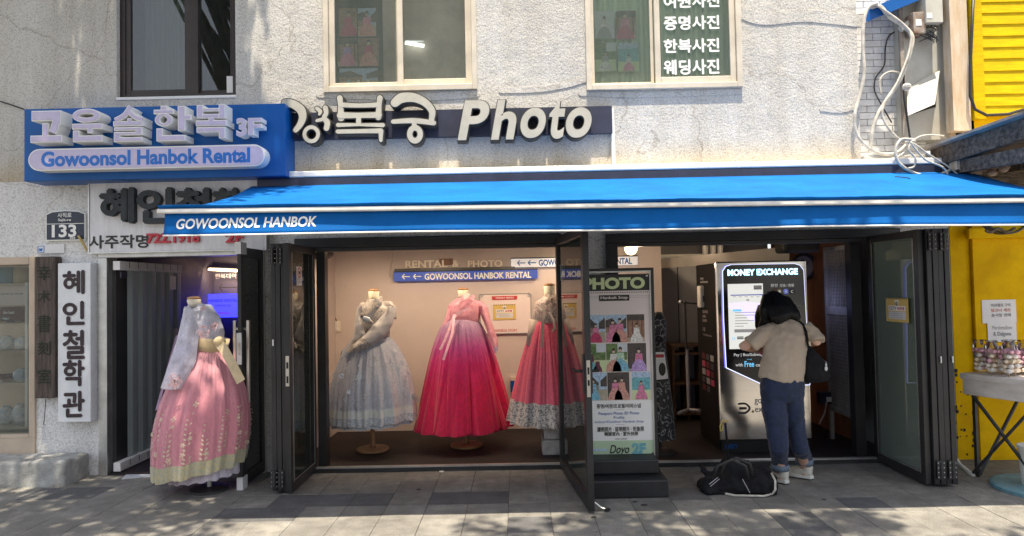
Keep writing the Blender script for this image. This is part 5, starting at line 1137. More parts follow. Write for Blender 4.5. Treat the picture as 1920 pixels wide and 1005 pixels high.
# ------------------------------------------------------------ photo poster stand
PY = 5.55
pst = thing('poster_stand', 'tall photo studio poster in a black frame on a two step black plinth', 'poster', (at(1170,850,PY).x, PY, 0))
a = R(1094, 857, 1229, 503, PY)
part(pst, 'outer_frame', lambda g: frame(g, a[0], a[1], a[2]+.0, a[3], PY-.02, PY+.04, .022, 'black_frame', wb=.0001), bevel=.004)
part(pst, 'inner_frame', lambda g: frame(g, a[0]+.022, a[1]-.022, a[2], a[3]-.022, PY-.012, PY+.03, .012, 'alu', wb=.0001))
x0, x1 = a[0]+.034, a[1]-.034; Z = lambda py: at(1160, py, PY).z; X = lambda px: at(px, 680, PY).x
part(pst, 'sheet', lambda g: (g.box(x0, x1, PY, PY+.01, Z(857), Z(545), 'pink_print'), g.box(x0, x1, PY-.0005, PY, Z(857), Z(826), 'mint_print'), g.box(x0, x1, PY-.0005, PY, Z(826), Z(751), 'paper'), g.box(x0, x1, PY-.001, PY, Z(545), Z(514), 'black_print')))
def ptx(g):
    g.text('PHOTO', X(1097), X(1213), Z(542), Z(520), PY-.003, 'lime_print', off=.05); g.ring(X(1217), Z(518), (.009,.007), (.004,.003), PY-.004, PY-.001, 'paper')
    for k in range(28): g.box(x0+k*(x1-x0)/28, x0+(k+.5)*(x1-x0)/28, PY-.002, PY-.0002, Z(549), Z(547.5), 'black_print')
    for z_ in (555, 558): g.box(x0, x1, PY-.001, PY-.0002, Z(z_+.5), Z(z_), 'grey_print')
    g.box(X(1126), X(1183), PY-.003, PY-.001, Z(564), Z(553), 'black_print'); g.text('Hanbok Snap', X(1129), X(1180), Z(562), Z(555), PY-.004, 'pink_print', off=.02)
    g.text('증명/여권/프로필/야외스냅', X(1117), X(1199), Z(765), Z(757), PY-.003, 'black_print', bold=.0007); g.text('Passport Photo ID Photo', X(1120), X(1196), Z(779), Z(772), PY-.003, 'blue_text', off=.01); g.text('Profile', X(1148), X(1168), Z(785), Z(780), PY-.003, 'blue_text')
    g.text('Indoor/Outdoor Hanbok Snap', X(1113), X(1204), Z(794), Z(788), PY-.003, 'blue_text'); g.text('護照照片 · 証明照片 · 形象照', X(1117), X(1204), Z(809), Z(800), PY-.003, 'black_print', bold=.0006); g.text('韓服室內 · 室外快照', X(1130), X(1193), Z(817), Z(809.5), PY-.003, 'black_print', bold=.0006)
    for z_ in (768, 796): g.box(X(1152), X(1168), PY-.001, PY-.0001, Z(z_+.6), Z(z_), 'grey_print')
    g.text('doyo photo', X(1150), X(1172), Z(825), Z(821), PY-.003, 'black_print'); g.text('2F', X(1181), X(1207), Z(852), Z(831), PY-.003, 'teal_print', off=.06)
    g.box(x0, X(1134), PY-.002, PY-.0006, Z(845), Z(841), 'sky_print'); g.text('Doyo', X(1139), X(1176), Z(855), Z(834), PY-.003, 'black_print', off=.015, shear=.28, font='bfont')
    g.ring(X(1224)-.02, Z(851), (.007,.007), (.0002,.0002), PY-.004, PY-.0006, 'black_print')
part(pst, 'lettering', ptx)
cells = [((1097,642,1136,590),'palace',[('dress_red','dress_pink',.55,.72)]),((1137,642,1176,590),'palace',[('dress_pink',None,.35,.85),('dress_coral','dress_pink',.68,.9)]),((1177,642,1210,590),'hall',[('dress_white',None,.55,.7)]),
         ((1097,697,1136,644),'garden',[('dress_wine',None,.6,.5),('teal_print','dress_wine',.25,.8)]),((1137,697,1176,644),'garden',[('dress_coral','dress_white',.35,.85),('dress_blue','dress_mint',.68,.9)]),((1177,697,1212,644),'dark',[('dress_lilac','dress_pink',.6,.85)]),
         ((1097,750,1137,698),'palace',[('dress_blue',None,.35,.8)]),((1138,750,1179,698),'dark',[('dress_coral','dress_pink',.35,.82),('dress_coral',None,.65,.85)]),((1184,750,1218,698),'sea',[('dress_pink',None,.5,.7)])]
for i, (r_, kd, pe) in enumerate(cells):
    q = (X(r_[0]), X(r_[2]), Z(r_[1]), Z(r_[3])); g = G(); scene_print(g, q, PY-.001, kd, i)
    for d_, tp, fx, hh in pe: person_print(g, q[0]+(q[1]-q[0])*fx, q[2]+.002, (q[3]-q[2])*hh, PY-.0018, d_, tp)
    g.build('photo', pst)
b0, b1 = at(1095,880,5.4).x, at(1252,890,5.28).x
part(pst, 'plinth_step', lambda g: g.box(b0, b1-.01, 5.20, 5.68, 0, .135, 'black_plinth'), bevel=.012); part(pst, 'plinth_step', lambda g: g.box(b0+.01, b1-.05, 5.36, 5.68, .137, .25, 'black_plinth'), bevel=.012)
for x_ in (a[0]+.03, a[1]-.05): part(pst, 'leg', lambda g: g.box(x_, x_+.02, PY+.0, PY+.03, .2, Z(857), 'black_frame'))

# ------------------------------------------------------------ money exchange machine
KY = 6.42
kx0, kx1 = at(1347, 700, KY).x, at(1519, 700, KY).x; kz1 = at(1430, 489, KY).z
kk = thing('exchange_machine', 'tall steel and black money exchange machine with a glowing rim', 'machine', ((kx0+kx1)/2, KY, .03))
part(kk, 'cabinet', lambda g: g.box(kx0+.005, kx1-.005, KY+.03, KY+.72, .05, kz1-.01, 'kiosk_black'), bevel=.01)
part(kk, 'steel_front', lambda g: g.box(kx0, kx1, KY, KY+.028, .14, kz1, 'steel_brushed'), bevel=.02)
part(kk, 'plinth', lambda g: g.box(kx0+.02, kx1-.02, KY+.01, KY+.7, .03, .138, 'rubber'))
KP = lambda x, y, d=0.: (at(x, y, KY-.02-d).x, at(x, y, KY-.02-d).z)
outl = [(1354,508),(1360,499),(1370,496),(1490,494),(1500,497),(1507,506),(1512,598),(1519,722),(1435,724),(1361,690),(1356,600)]
P_ = [KP(*p) for p in outl]
cxx = sum(p[0] for p in P_)/len(P_); czz = sum(p[1] for p in P_)/len(P_)
grow = lambda s: [(cxx+(p[0]-cxx)*s, czz+(p[1]-czz)*(1+(s-1)*.55)) for p in P_][::-1]
part(kk, 'rim_light', lambda g: g.prism(grow(1.0), KY-.022, KY-.0015, 'led_rim', 'led_side'))
gp_ = part(kk, 'black_panel', lambda g: g.prism(grow(.984), KY-.028, KY-.022, 'black_gloss'))
def kb(x0, y0, x1, y1, d=.03): return R(x0, y1, x1, y0, KY-d)
q = kb(1366,532,1432,654); part(kk, 'screen', lambda g: g.box(q[0], q[1], KY-.031, KY-.0285, q[2], q[3], 'screen'))
def scr(g):
    def b(x0, y0, x1, y1, m, k=0): v = kb(x0,y0,x1,y1); g.box(v[0], v[1], KY-.033-.0006*k, KY-.0312, v[2], v[3], m)
    b(1413,535,1428,543,'paper'); b(1370,552,1432,554,'screen_line'); b(1374,580,1390,584,'screen_cyan',1)
    v = [KP(*p, .012) for p in ((1367,569),(1400,566),(1432,570),(1432,604),(1410,602),(1396,590),(1367,577))]; g.prism(v[::-1], KY-.0325, KY-.0312, 'screen_lilac')
    for k, w_ in enumerate((52,46,22,36,24,16)): b(1378,585+k*5.2,1378+w_,586.2+k*5.2,'screen_grey',1)
    for k in range(5): b(1374+k*11,556,1380+k*11,557,'screen_grey')
    b(1377,617,1430,623,'screen_grey'); v = kb(1400,561,1404,564); g.ring((v[0]+v[1])/2,(v[2]+v[3])/2,(.012,.010),(.008,.006),KY-.0335,KY-.0312,'black_print')
    v = kb(1373,632,1378,637); g.ring((v[0]+v[1])/2,(v[2]+v[3])/2,(.014,.014),(.010,.010),KY-.0335,KY-.0312,'screen_cyan')
    for k in range(2): b(1382,631+k*3,1394,633+k*3,'black_print')
part(kk, 'screen_content', scr)
def ktx(g):
    v = kb(1364,504,1496,516); g.text('MONEY EXCHANGE', v[0], v[1], v[2], v[3], KY-.030, 'neon_text', off=.045)
    for s, r_, m, o in (('환전',(1445,532,1458,538),'print_lit',0),('交換 / 両替',(1462,532,1489,538),'print_lit',0),('Pay | Bus/Subway/Taxi',(1376,662,1446,669),'print_lit',.02),('with',(1379,681,1393,687),'print_lit',.02),('Free',(1396,677,1414,688),'screen_cyan',.02),('card',(1417,681,1434,687),'print_lit',.02),('THE',(1400,673,1410,675),'screen_cyan',0)):
        v = kb(*r_); g.text(s, v[0], v[1], v[2], v[3], KY-.030, m, off=o)
    for x_, m, s in ((1452,'wood_panel',''),(1461.5,'tag_gold','¥'),(1473.5,'screen_line','元'),(1485,'rubber','C')):
        v = kb(x_-5,541,x_+5,552); c0, c1 = (v[0]+v[1])/2, (v[2]+v[3])/2; g.ring(c0, c1, (.025,.026), (.0005,.0005), KY-.0305, KY-.0285, m, n=20)
        if s: g.text(s, c0-.012, c0+.012, c1-.014, c1+.014, KY-.032, 'print_lit', off=.02)
    for k, w_ in enumerate((18,28,16)): v = kb(1474,568+k*5,1474+w_,569+k*5); g.box(v[0], v[1], KY-.0295, KY-.0285, v[2], v[3], 'grey_print')
part(kk, 'lettering', ktx)
def klogo(g):
    v = kb(1383,755,1408,776,.0); y = KY-.0015; x0_, x1_, z0_, z1_ = v; w_ = x1_-x0_; h_ = z1_-z0_
    g.stroke([(x0_+w_*.1,z1_-h_*.1),(x0_+w_*.6,z1_-h_*.1),(x1_-w_*.1,(z0_+z1_)/2),(x0_+w_*.6,z0_+h_*.1),(x0_+w_*.1,z0_+h_*.1)], h_*.17, y-.002, y, 'black_print')
    g.stroke([(x0_+w_*.2,(z0_+z1_)/2),(x0_+w_*.6,(z0_+z1_)/2)], h_*.2, y-.003, y, 'black_print'); g.ball((x1_+.018,y,z0_+.02),(.012,.002,.012),'tag_gold',8)
    a_ = kb(1415,752,1450,776,0); g.text('go\nexchange', a_[0], a_[1]+.09, a_[2], a_[3]+.02, y-.001, 'grey_print', off=.01); a_ = kb(1359,833,1383,841,0); g.text('SAFETY', a_[0], a_[1], a_[2], a_[3], y-.001, 'sign_blue', off=.02)
part(kk, 'logo', klogo)
def kside(g):   # lettering on the left side panel
    Ms = Matrix.Translation((kx0+.004, KY, 0)) @ Matrix.Rotation(-pi/2, 4, 'Z'); g.M = Ms
    def tz(py): return at(1330, py, KY+.35).z
    for s, y0_, y1_, u0, u1 in (('exchange',531,526,-.55,-.28),('any',525,520,-.55,-.42),('QUICK',588,582,-.50,-.30),('AND',596,591,-.50,-.38),('EASY',604,599,-.50,-.34),('15',622,615,-.5,-.42),('CURRENCIES',630,627,-.5,-.2)): g.text(s, u0, u1, tz(y0_), tz(y1_), -.002, 'grey_print', off=.02)
    for k in range(14):
        c, r_ = k % 3, k//3; g.box(-.56+c*.15, -.45+c*.15, -.003, 0, tz(675+r_*15), tz(664+r_*15), ('maroon','dress_red','grey_print','plate_navy')[(k*7) % 4])
part(kk, 'side_print', kside)
# ---- dispenser on a stand, shelf, coat stand
dp = thing('dispenser_stand', 'white hand dispenser on a dark metal pole left of the money exchange machine', 'stand', at(1295,775,7.0))
D_ = lambda x, y, Y=7.0: at(x, y, Y)
part(dp, 'pole', lambda g: g.tube([D_(1284,566),D_(1287,660),D_(1292,770)], .012, 'dark_plastic')); part(dp, 'pole_sleeve', lambda g: g.tube([D_(1288,655),D_(1292,770)], .018, 'grey_print'))
part(dp, 'arm', lambda g: (g.tube([D_(1274,566),D_(1312,570)], .009, 'black_frame2'), g.ball(D_(1284,567), .022, 'dark_plastic', 10), g.ball(D_(1275,566), .016, 'white_plastic', 8)))
part(dp, 'foot', lambda g: (g.tube([D_(1292,768),D_(1273,774,6.8),], .016, 'grey_print'), g.tube([D_(1292,768),D_(1312,770,6.85)], .016, 'grey_print'), g.tube([D_(1292,768),D_(1300,772,7.2)], .014, 'grey_print')))
q = R(1310, 577, 1325, 536, 6.9); part(dp, 'dispenser', lambda g: (g.box(q[0], q[1], 6.86, 6.97, q[2], q[3], 'white_plastic'),), bevel=.015); part(dp, 'label', lambda g: g.box(q[0]+.03, q[1]-.01, 6.855, 6.86, q[2]+.06, q[2]+.12, 'plate_navy'))
def lockers(g):
    for k in range(3): g.box(1.68+k*.29, 1.96+k*.29, 8.6, 8.98, .03, 1.98, 'panel_grey')
one('grey_locker', 'tall grey cabinet at the back left of the money exchange room', 'cabinet', lambda g: (g.box(1.66, 2.28, 8.4, 8.98, .03, 1.98, 'panel_grey'), g.box(1.665, 2.275, 8.395, 8.401, .06, 1.95, 'grey_wall'), g.box(1.96,1.97,8.385,8.396,.06,1.95,'rubber')), bevel=.006)
one('tall_pipes', 'pair of pale vertical pipes beside the grey cabinet in the money exchange room', 'pipe', lambda g: [g.tube([(x_, 8.5, .03), (x_, 8.5, 2.3)], .035, 'rail_white') for x_ in (2.34, 2.44, 2.53)])
sf = thing('wood_shelf', 'low brown wooden shelf behind the dispenser stand', 'shelf', (at(1290,760,8.0).x, 8.0, .03))
q = R(1262, 790, 1318, 648, 8.0)
for x_ in (q[0], (q[0]+q[1])/2-.01, q[1]-.02): part(sf, 'side', lambda g: g.box(x_, x_+.025, 8.0, 8.3, .03, q[3], 'wood_dark'))
for z_ in (.1, .45, .8, q[3]): part(sf, 'board', lambda g: g.box(q[0]-.01, q[1]+.01, 7.99, 8.3, z_-.012, z_+.012, 'wood_dark'))
# dark floral dress behind the poster
flowered('dark_floral', (.3,.3,.28), (.010,.010,.012), 10, .8, .62)
fdx = at(1236,760,6.5).x
fd = thing('floral_dress', 'black dress with pale flowers hanging behind the photo poster', 'dress', (fdx, 6.5, .3))
part(fd, 'skirt', lambda g: band(g, skirt_surf(fdx, 6.5, 1.05, at(1240,822,6.5).z, .07, .15, .8, 8, .012, .0, 0, 5, .8), 0, 1, 0, 'dark_floral', 60, 14), smooth=True); part(fd, 'bodice', lambda g: g.tube([(fdx,6.5,1.03),(fdx,6.5,1.25),(fdx,6.5,1.35)], [(.075,.06),(.09,.06),(.05,.04)], 'dark_floral', 14), smooth=True)
part(fd, 'stand', lambda g: (g.tube([(fdx,6.5,.03),(fdx,6.5,.9)], .014, 'black_frame2'), g.lathe(fdx,6.5,[(.14,.03),(.14,.045),(0,.05)],'black_frame2')))
q = R(1226, 712, 1252, 660, 6.35); one('hanging_flyer', 'white printed flyer with a dark haired face hanging beside the poster', 'flyer', lambda g: (g.prism([(q[0],q[2]),(q[1],q[2]+.01),(q[1]-.03,q[3]),(q[0],q[3])], 6.34, 6.344, 'paper'), g.ring((q[0]+q[1])/2+.01, (q[2]+q[3])/2-.03, (.032,.06), (.001,.001), 6.336, 6.339, 'hair_print'), g.box(q[0], q[1]-.035, 6.337, 6.339, q[3]-.05, q[3]-.02, 'red_print')))
# clock, sloping beam, wood wall, lattice screen
cp = at(1507, 500, 7.6); ck = thing('wall_clock', 'round dark rimmed clock hanging above the right end of the machine', 'clock', cp)
part(ck, 'rim', lambda g: g.tube([cp+Vector((.125*cos(a_),0,.14*sin(a_))) for a_ in [2*pi*k/28 for k in range(28)]], .02, 'black_frame2', closed=True, n=8), smooth=True); part(ck, 'face', lambda g: g.tube([cp+Vector((0,.01,0)), cp+Vector((0,.02,0))], .12, 'grey_wall', 28))
part(ck, 'hands', lambda g: (g.stroke([(cp.x,cp.z),(cp.x+.05,cp.z+.05)], .008, cp.y-.004, cp.y, 'black_print'), g.stroke([(cp.x,cp.z),(cp.x-.01,cp.z+.09)], .006, cp.y-.007, cp.y-.004, 'black_print')))
part(bld, 'sloping_beam', lambda g: g.add([at(1236,486,8.2),at(1480,462,6.9),at(1480,488,6.9),at(1236,503,8.2),at(1236,486,8.4),at(1480,462,7.2),at(1480,488,7.2),at(1236,503,8.4)],[(0,3,2,1),(4,5,6,7),(0,1,5,4),(3,7,6,2)],'room_ceiling'))
one('ceiling_unit', 'dark boxy unit under the ceiling above the money exchange machine', 'air conditioner', lambda g: g.box(at(1462,470,6.8).x, at(1530,470,6.8).x, 6.7, 6.95, at(1500,474,6.8).z, 2.25, 'dark_plastic'), bevel=.03)
wp = thing('wood_panelling', 'reddish brown vertical board wall at the right of the machine', 'wall', (3.3, 7.5, 0))
for k in range(7): part(wp, 'plank', lambda g: g.box(3.28, 3.30, 6.75+k*.3, 7.045+k*.3, .03, 2.34, 'wood_panel'), bevel=.003)
mat('lattice_paint', (.3,.28,.25), .6, var=.15, vs=10)
ls = thing('lattice_screen', 'tall white lattice screen leaning at the right inside of the opening', 'screen', (3.12, 6.6, .03))
part(ls, 'frame', lambda g: (g.box(3.10,3.14,6.27,6.31,.28,1.95,'lattice_paint'), g.box(3.10,3.14,6.9,6.94,.03,1.95,'lattice_paint'), g.box(3.10,3.14,6.31,6.9,1.91,1.95,'lattice_paint'), g.box(3.10,3.14,6.31,6.9,.32,.36,'lattice_paint'), g.box(3.10,3.14,6.31,6.9,1.28,1.36,'lattice_paint')), bevel=.003)
def lat(g):
    for k in range(18): y_ = 6.32+k*.033; g.box(3.112, 3.118, y_, y_+.010, .36, 1.91, 'lattice_paint')
    for k in range(46): z_ = .37+k*.034; g.box(3.119, 3.125, 6.31, 6.9, z_, z_+.010, 'lattice_paint')
part(ls, 'lattice', lat, kind='stuff'); part(ls, 'backing', lambda g: g.box(3.13, 3.134, 6.31, 6.9, .36, 1.91, 'dark_room'))
mb = thing('socket_box', 'dark and blue electrical box with a grey cable right of the machine', 'box', at(1546,745,6.9))
part(mb, 'case', lambda g: (lambda q: g.box(q[0], q[1], 6.86, 6.95, q[2], q[3], 'plate_navy'))(R(1535,757,1556,735,6.9)), bevel=.004); part(mb, 'socket', lambda g: (lambda q: g.box(q[0], q[1], 6.85, 6.86, q[2], q[3], 'white_plastic'))(R(1546,752,1555,743,6.9))); part(mb, 'cable', lambda g: g.tube([at(1550,754,6.85), at(1546,775,6.85), at(1536,795,6.85)], .008, 'cable_white'))
# ------------------------------------------------------------ meter recess between the two buildings
YR_ = W+.22
rc = thing('meter_recess', 'white brick recess with grey metal cabinet between stucco and yellow walls', 'wall', (3.5, YR_, 2.6))
xl, xr = at(1618,150,YR_).x-.05, at(1700,150,YR_).x+.1
part(rc, 'mortar', lambda g: g.box(xl, xr, YR_+.012, YR_+.1, 2.6, 5.0, 'concrete'))
zt = at(1650,30,YR_).z; row = 0; z = 2.62; bw, bh = .155, .062
proto = None
while z < at(1650,28,YR_).z+.3:
    x = xl-(bw/2 if row % 2 else 0)
    while x < xr:
        if proto is None:
            g = G(); g.box(x+.003, x+bw-.003, YR_, YR_+.03, z+.003, z+bh-.003, 'white_brick'); proto = g.build('brick', rc)
        else:
            b = proto.copy(); b.name = 'brick'; COL.objects.link(b); b.parent = rc; b.location = Vector((x+bw/2, YR_+.015+random.uniform(-.002,.002), z+bh/2))-WO[rc.name]
        x += bw
    z += bh; row += 1
part(rc, 'soffit', lambda g: g.add([at(1622,42,W),at(1760,-15,W),at(1760,-40,W),at(1622,20,W),at(1622,42,W+.4),at(1760,-15,W+.4),at(1760,-40,W+.4),at(1622,20,W+.4)],[(0,3,2,1),(4,5,6,7),(0,1,5,4),(3,7,6,2)],'sign_blue'))
part(rc, 'ledge', lambda g: g.box(3.12, 3.95, W-.05, W+.44, 2.6, at(1660,292,W).z, 'concrete'), bevel=.015)
cb = thing('meter_cabinet', 'pale grey sheet metal cabinet wall with rusty boxes and a loose tilted flap', 'cabinet', (3.7, W+.1, 2.7))
CY = W+.12
q = R(1688,262,1782,-60,CY); part(cb, 'cover', lambda g: g.box(q[0], q[1], CY, CY+.25, q[2], q[3], 'panel_grey'))
part(cb, 'edge', lambda g: (g.box(q[0]-.015, q[0]+.02, CY-.03, CY-.002, q[2], q[3], 'roof_metal'), g.box(q[1]-.05, q[1]-.0, CY-.03, CY-.002, q[2], q[3], 'rust_beam')))
V = lambda x, y, d: at(x, y, CY-d)
part(cb, 'flap', lambda g: g.add([V(1700,165,.02),V(1762,132,.03),V(1753,195,.16),V(1702,217,.14),V(1700,165,.012),V(1762,132,.022),V(1753,195,.152),V(1702,217,.132)],[(0,3,2,1),(4,5,6,7),(0,1,5,4),(1,2,6,5),(2,3,7,6),(3,0,4,7)],'panel_grey'))
part(cb, 'opening', lambda g: g.add([V(1706,172,.004),V(1757,146,.004),V(1755,200,.004),V(1706,216,.004)],[(0,3,2,1)],'grime_and_shade'))  # dark sheet, paints the shade behind the tilted flap
def box_at(name, r_, y, th, m, par, **kw): q_ = R(*r_, y); return part(par, name, lambda g: g.box(q_[0], q_[1], y, y+th, q_[2], q_[3], m), bevel=.005, **kw)
b1 = box_at('meter_box', (1713,62,1736,22), CY-.14, .135, 'rust_box', cb); box_at('label', (1717,48,1728,36), CY-.143, .002, 'white_paint', b1)
b2 = box_at('meter_box', (1736,42,1768,-6), CY-.17, .165, 'panel_grey', cb); box_at('label', (1738,34,1748,24), CY-.173, .002, 'white_paint', b2)
part(cb, 'bracket', lambda g: g.tube([V(1688,55,.05),V(1716,35,.05),V(1745,8,.05)], .03, 'panel_grey', 6))
def mess(g):
    r_ = random.Random(4)
    for k in range(12):
        p = [V(1735+r_.uniform(0,25), 42+r_.uniform(-4,4), .12)]
        for j in range(4): p.append(V(1722+r_.uniform(0,38), 50+j*9+r_.uniform(-5,5), .10))
        g.tube(p, .004, 'cable_black', 5)
part(cb, 'meter_wires', mess)
bm_ = R(1784,246,1813,-60,W-.02); one('rusty_beam', 'rusty cream painted steel post between grey cabinet and yellow boards', 'post', lambda g: (g.box(bm_[0], bm_[1], W-.04, W+.05, bm_[2], bm_[3], 'rust_beam'), g.box(bm_[0]-.03, bm_[0]-.001, W-.06, W+.05, bm_[2], bm_[3], 'rust_beam'), g.box(bm_[1]+.001, bm_[1]+.05, W-.0, W+.2, bm_[2], bm_[3], 'grime_and_shade')))  # last box is a dark strip painting the shaded gap beside the post
# ---- cables
def cable(name, label, pts, r_, m, dy=-.05, grp='loose cables on the wall'):
    P_ = []
    for i in range(len(pts)-1):
        p0, p1, p2, p3 = [Vector(pts[j]) for j in (max(i-1,0), i, i+1, min(i+2,len(pts)-1))]
        for k in range(5): t_ = k/5; P_.append(.5*((2*p1)+(p2-p0)*t_+(2*p0-5*p1+4*p2-p3)*t_*t_+(3*p1-p0-3*p2+p3)*t_**3))
    P_.append(Vector(pts[-1])); return one(name, label, 'cable', lambda g: g.tube([at(p[0], p[1], W+dy-(p[2] if len(p) > 2 else 0)) for p in P_], r_, m, 8), grp, smooth=True)
cable('thick_cable', 'thick pale cable running down the right edge of the stucco wall in a wide bend', [(1645,6),(1628,14),(1619,45),(1618,90),(1620,140),(1612,180),(1603,215),(1605,248),(1622,272),(1650,288),(1682,286),(1706,264)], .0155, 'cable_white')
cable('thick_cable', 'taped bundle of pale conduits arching over the brick recess', [(1634,14),(1650,12),(1668,32),(1698,52),(1711,74),(1702,112),(1688,148),(1665,184),(1646,215),(1636,245),(1632,282)], .018, 'cable_white', -.02)
cable('thin_cable', 'second pale conduit following the taped bundle to the cable knot', [(1640,8),(1662,22),(1692,44),(1707,64),(1705,95),(1693,130),(1677,165),(1658,195),(1655,220),(1672,248),(1688,262)], .010, 'cable_white', -.045)
cable('thin_cable', 'thin black wire hanging in front of the white bricks', [(1690,55),(1668,66),(1660,90),(1658,122),(1642,146),(1640,170),(1652,195),(1672,230)], .006, 'cable_black', .2)
cable('thin_cable', 'small pale cable curl in front of the white bricks', [(1652,178),(1650,150),(1664,136),(1682,135),(1692,142)], .008, 'cable_white', .05)
cable('thin_cable', 'dark vertical conduit down the right side of the bricks', [(1682,60),(1683,110),(1688,180),(1688,238)], .016, 'rust_box', .25)
cable('thin_cable', 'dark cable down the cabinet edge to the cable knot', [(1696,120),(1694,170),(1700,215),(1706,258)], .009, 'cable_black', .02)
cable('cable_loop', 'large loop of pale cable hanging over the awning top', [(1708,262),(1690,262),(1680,278),(1682,300),(1698,316),(1722,327),(1752,330),(1776,322),(1786,314)], .014, 'cable_white', -.2)
cable('cable_loop', 'small drooping pale cable loop under the cable knot', [(1708,266),(1704,282),(1716,296),(1714,312),(1702,316)], .009, 'cable_white', -.2)
cable('thin_cable', 'thin pale cord from the knot to the awning, upper one', [(1707,266),(1720,274),(1745,292),(1775,310),(1800,331)], .008, 'cable_white', -.24)
cable('thin_cable', 'thin pale cord from the knot to the awning, lower one', [(1707,266),(1717,280),(1736,300),(1765,312),(1776,324),(1775,337)], .008, 'cable_white', -.26)
cable('thin_cable', 'pale wire from the knot along the roof ledge', [(1710,265),(1725,256),(1745,253),(1770,255)], .007, 'cable_white', -.12)
cable('thin_cable', 'long thin wire along the white cassette towards the knot', [(1590,304),(1650,303),(1690,290),(1707,268)], .008, 'cable_white', -.1)
cable('thin_cable', 'short black twig of wire lying on the awning', [(1678,331),(1700,333),(1706,336),(1695,344)], .004, 'cable_black', -.42)
one('cable_knot', 'taped knot where the pale cables meet above the awning', 'cable', lambda g: (g.ball(at(1707,266,W-.14), (.045,.04,.035), 'cable_white', 10), g.ball(at(1700,163,W-.06), (.04,.04,.035), 'cable_white', 8)))
# ---- yellow building
yb = thing('yellow_building', 'bright yellow painted shop building at the right edge', 'building', (4.6, W, 0))
ys = [-60,-37,-15,6.8,27,48,70,91,112,135,156,178,200,217]
for i in range(len(ys)-1):
    xa = at(1828+max(0,(ys[i]))*.065, ys[i], W).x; za, zb = at(1900, ys[i+1], W).z, at(1900, ys[i], W).z
    part(yb, 'board', lambda g: g.add([(xa,W-.050,za),(7,W-.050,za),(7,W-.040,zb+.006),(xa,W-.040,zb+.006),(xa,W-.035,za),(7,W-.035,za),(7,W-.005,zb+.008),(xa,W-.005,zb+.008)],[(0,1,2,3),(0,4,5,1),(0,3,7,4),(4,7,6,5),(3,2,6,7)],'yellow_siding'))
part(yb, 'corner_board', lambda g: g.box(at(1815,100,W).x, at(1836,100,W).x, W-.055, W+.1, at(1820,226,W).z, 5.2, 'yellow_siding'))
part(yb, 'upper_wall', lambda g: g.box(at(1816,100,W).x, 7, W+.0, W+.3, 2.1, 5.2, 'yellow_wall'))
part(yb, 'lower_wall', lambda g: g.box(4.06, 7, W-.04, W+.2, -.0, 2.30, 'yellow_wall')); part(yb, 'side_strip', lambda g: g.box(3.885, 4.055, W+.0, W+.2, .0, 2.3, 'yellow_wall'))
part(yb, 'lintel', lambda g: g.box(4.0, 7, W-.09, W-.041, 1.96, 2.05, 'yellow_wall'), bevel=.004)
part(yb, 'downpipe', lambda g: g.tube([at(x_, y_, W-.08) for x_, y_ in ((1826,-30),(1822,60),(1819,130),(1819,180),(1828,205),(1850,216),(1890,214),(1925,204))], .013, 'cable_black'), smooth=True)
cn = thing('old_canopy', 'sagging old canopy with a grey metal edge and rotten dark underside over the yellow shop', 'canopy', (4.5, 5.6, 2.7))
def slab(g, z0, z1, x0, y0, m):
    c = [(x0,W-.002,2.77),(x0+.12,y0,2.82),(7,y0,2.82),(7,W-.002,2.77)]
    vs = [(x,y,z+z0) for x,y,z in c]+[(x,y,z+z1) for x,y,z in c]; g.add(vs, [(0,3,2,1),(4,5,6,7),(0,1,5,4),(1,2,6,5),(0,4,7,3)], m)
part(cn, 'metal_roof', lambda g: slab(g, .0, .022, 3.66, 4.95, 'roof_metal')); part(cn, 'timber', lambda g: slab(g, -.16, -.001, 3.74, 5.02, 'rotten_wood'))
for k in range(3): part(cn, 'rafter', lambda g: g.box(3.82+k*.45, 3.89+k*.45, 5.05, W-.05, 2.50-.0*k, 2.61, 'rotten_wood', rot=Matrix.Rotation(.06,3,'X')))
part(cn, 'fascia_board', lambda g: g.box(3.95, 7, W-.14, W-.06, 2.36, 2.6, 'rotten_wood')); part(cn, 'maroon_board', lambda g: (lambda q_: g.box(q_[0], 6, W-.2, W-.16, q_[2], q_[3], 'maroon'))(R(1892,318,1920,292,W-.2)))
for (x0_, y0_, x1_, y1_, m_) in ((1793,318,1812,300,'rust_beam'),(1820,326,1843,302,'rust_box'),(1848,318,1870,296,'rust_box')):
    box_at('packing_block', (x0_,y0_,x1_,y1_), W-.28, .1, m_, cn)
part(cn, 'rag', lambda g: [g.ball(at(1870+random.uniform(-14,14), 315+random.uniform(-16,14), W-.3), (.05,.03,.03), 'rust_box', 8) for k in range(9)], smooth=True)
yd = thing('round_sign', 'underside of a round yellow and black sign below the awning at the right', 'sign', at(1878,430,5.6))
q = at(1880,412,5.7); part(yd, 'disc', lambda g: g.ring(q.x, q.z, (.16,.115), (.001,.001), 5.66, 5.70, 'yellow_siding', n=28)); part(yd, 'rim', lambda g: g.ring(q.x, q.z, (.17,.125), (.158,.112), 5.64, 5.72, 'black_frame2', n=28))
part(yd, 'cord_wrap', lambda g: g.tube([at(1848+5*k, 432+4*sin(k), 5.62) for k in range(12)], .012, 'rotten_wood', 6))
q = R(1842,606,1906,562,W-.05); q2 = R(1852,641,1906,604,W-.05)
def pps(g):
    g.box(q[0], q[1], W-.046, W-.042, q[2], q[3], 'paper'); 
    for k, s_ in enumerate(('머쉬멜로 구이','달고나 세트','솜사탕 판매')): g.text(s_, q[0]+.08, q[1]-.05, q[3]-.062-.044*k, q[3]-.034-.044*k, W-.048, 'grey_print' if k != 1 else 'dress_coral', bold=.001)
one('paper_notice', 'crumpled paper notice with Korean handwriting taped on the yellow wall', 'notice', pps)
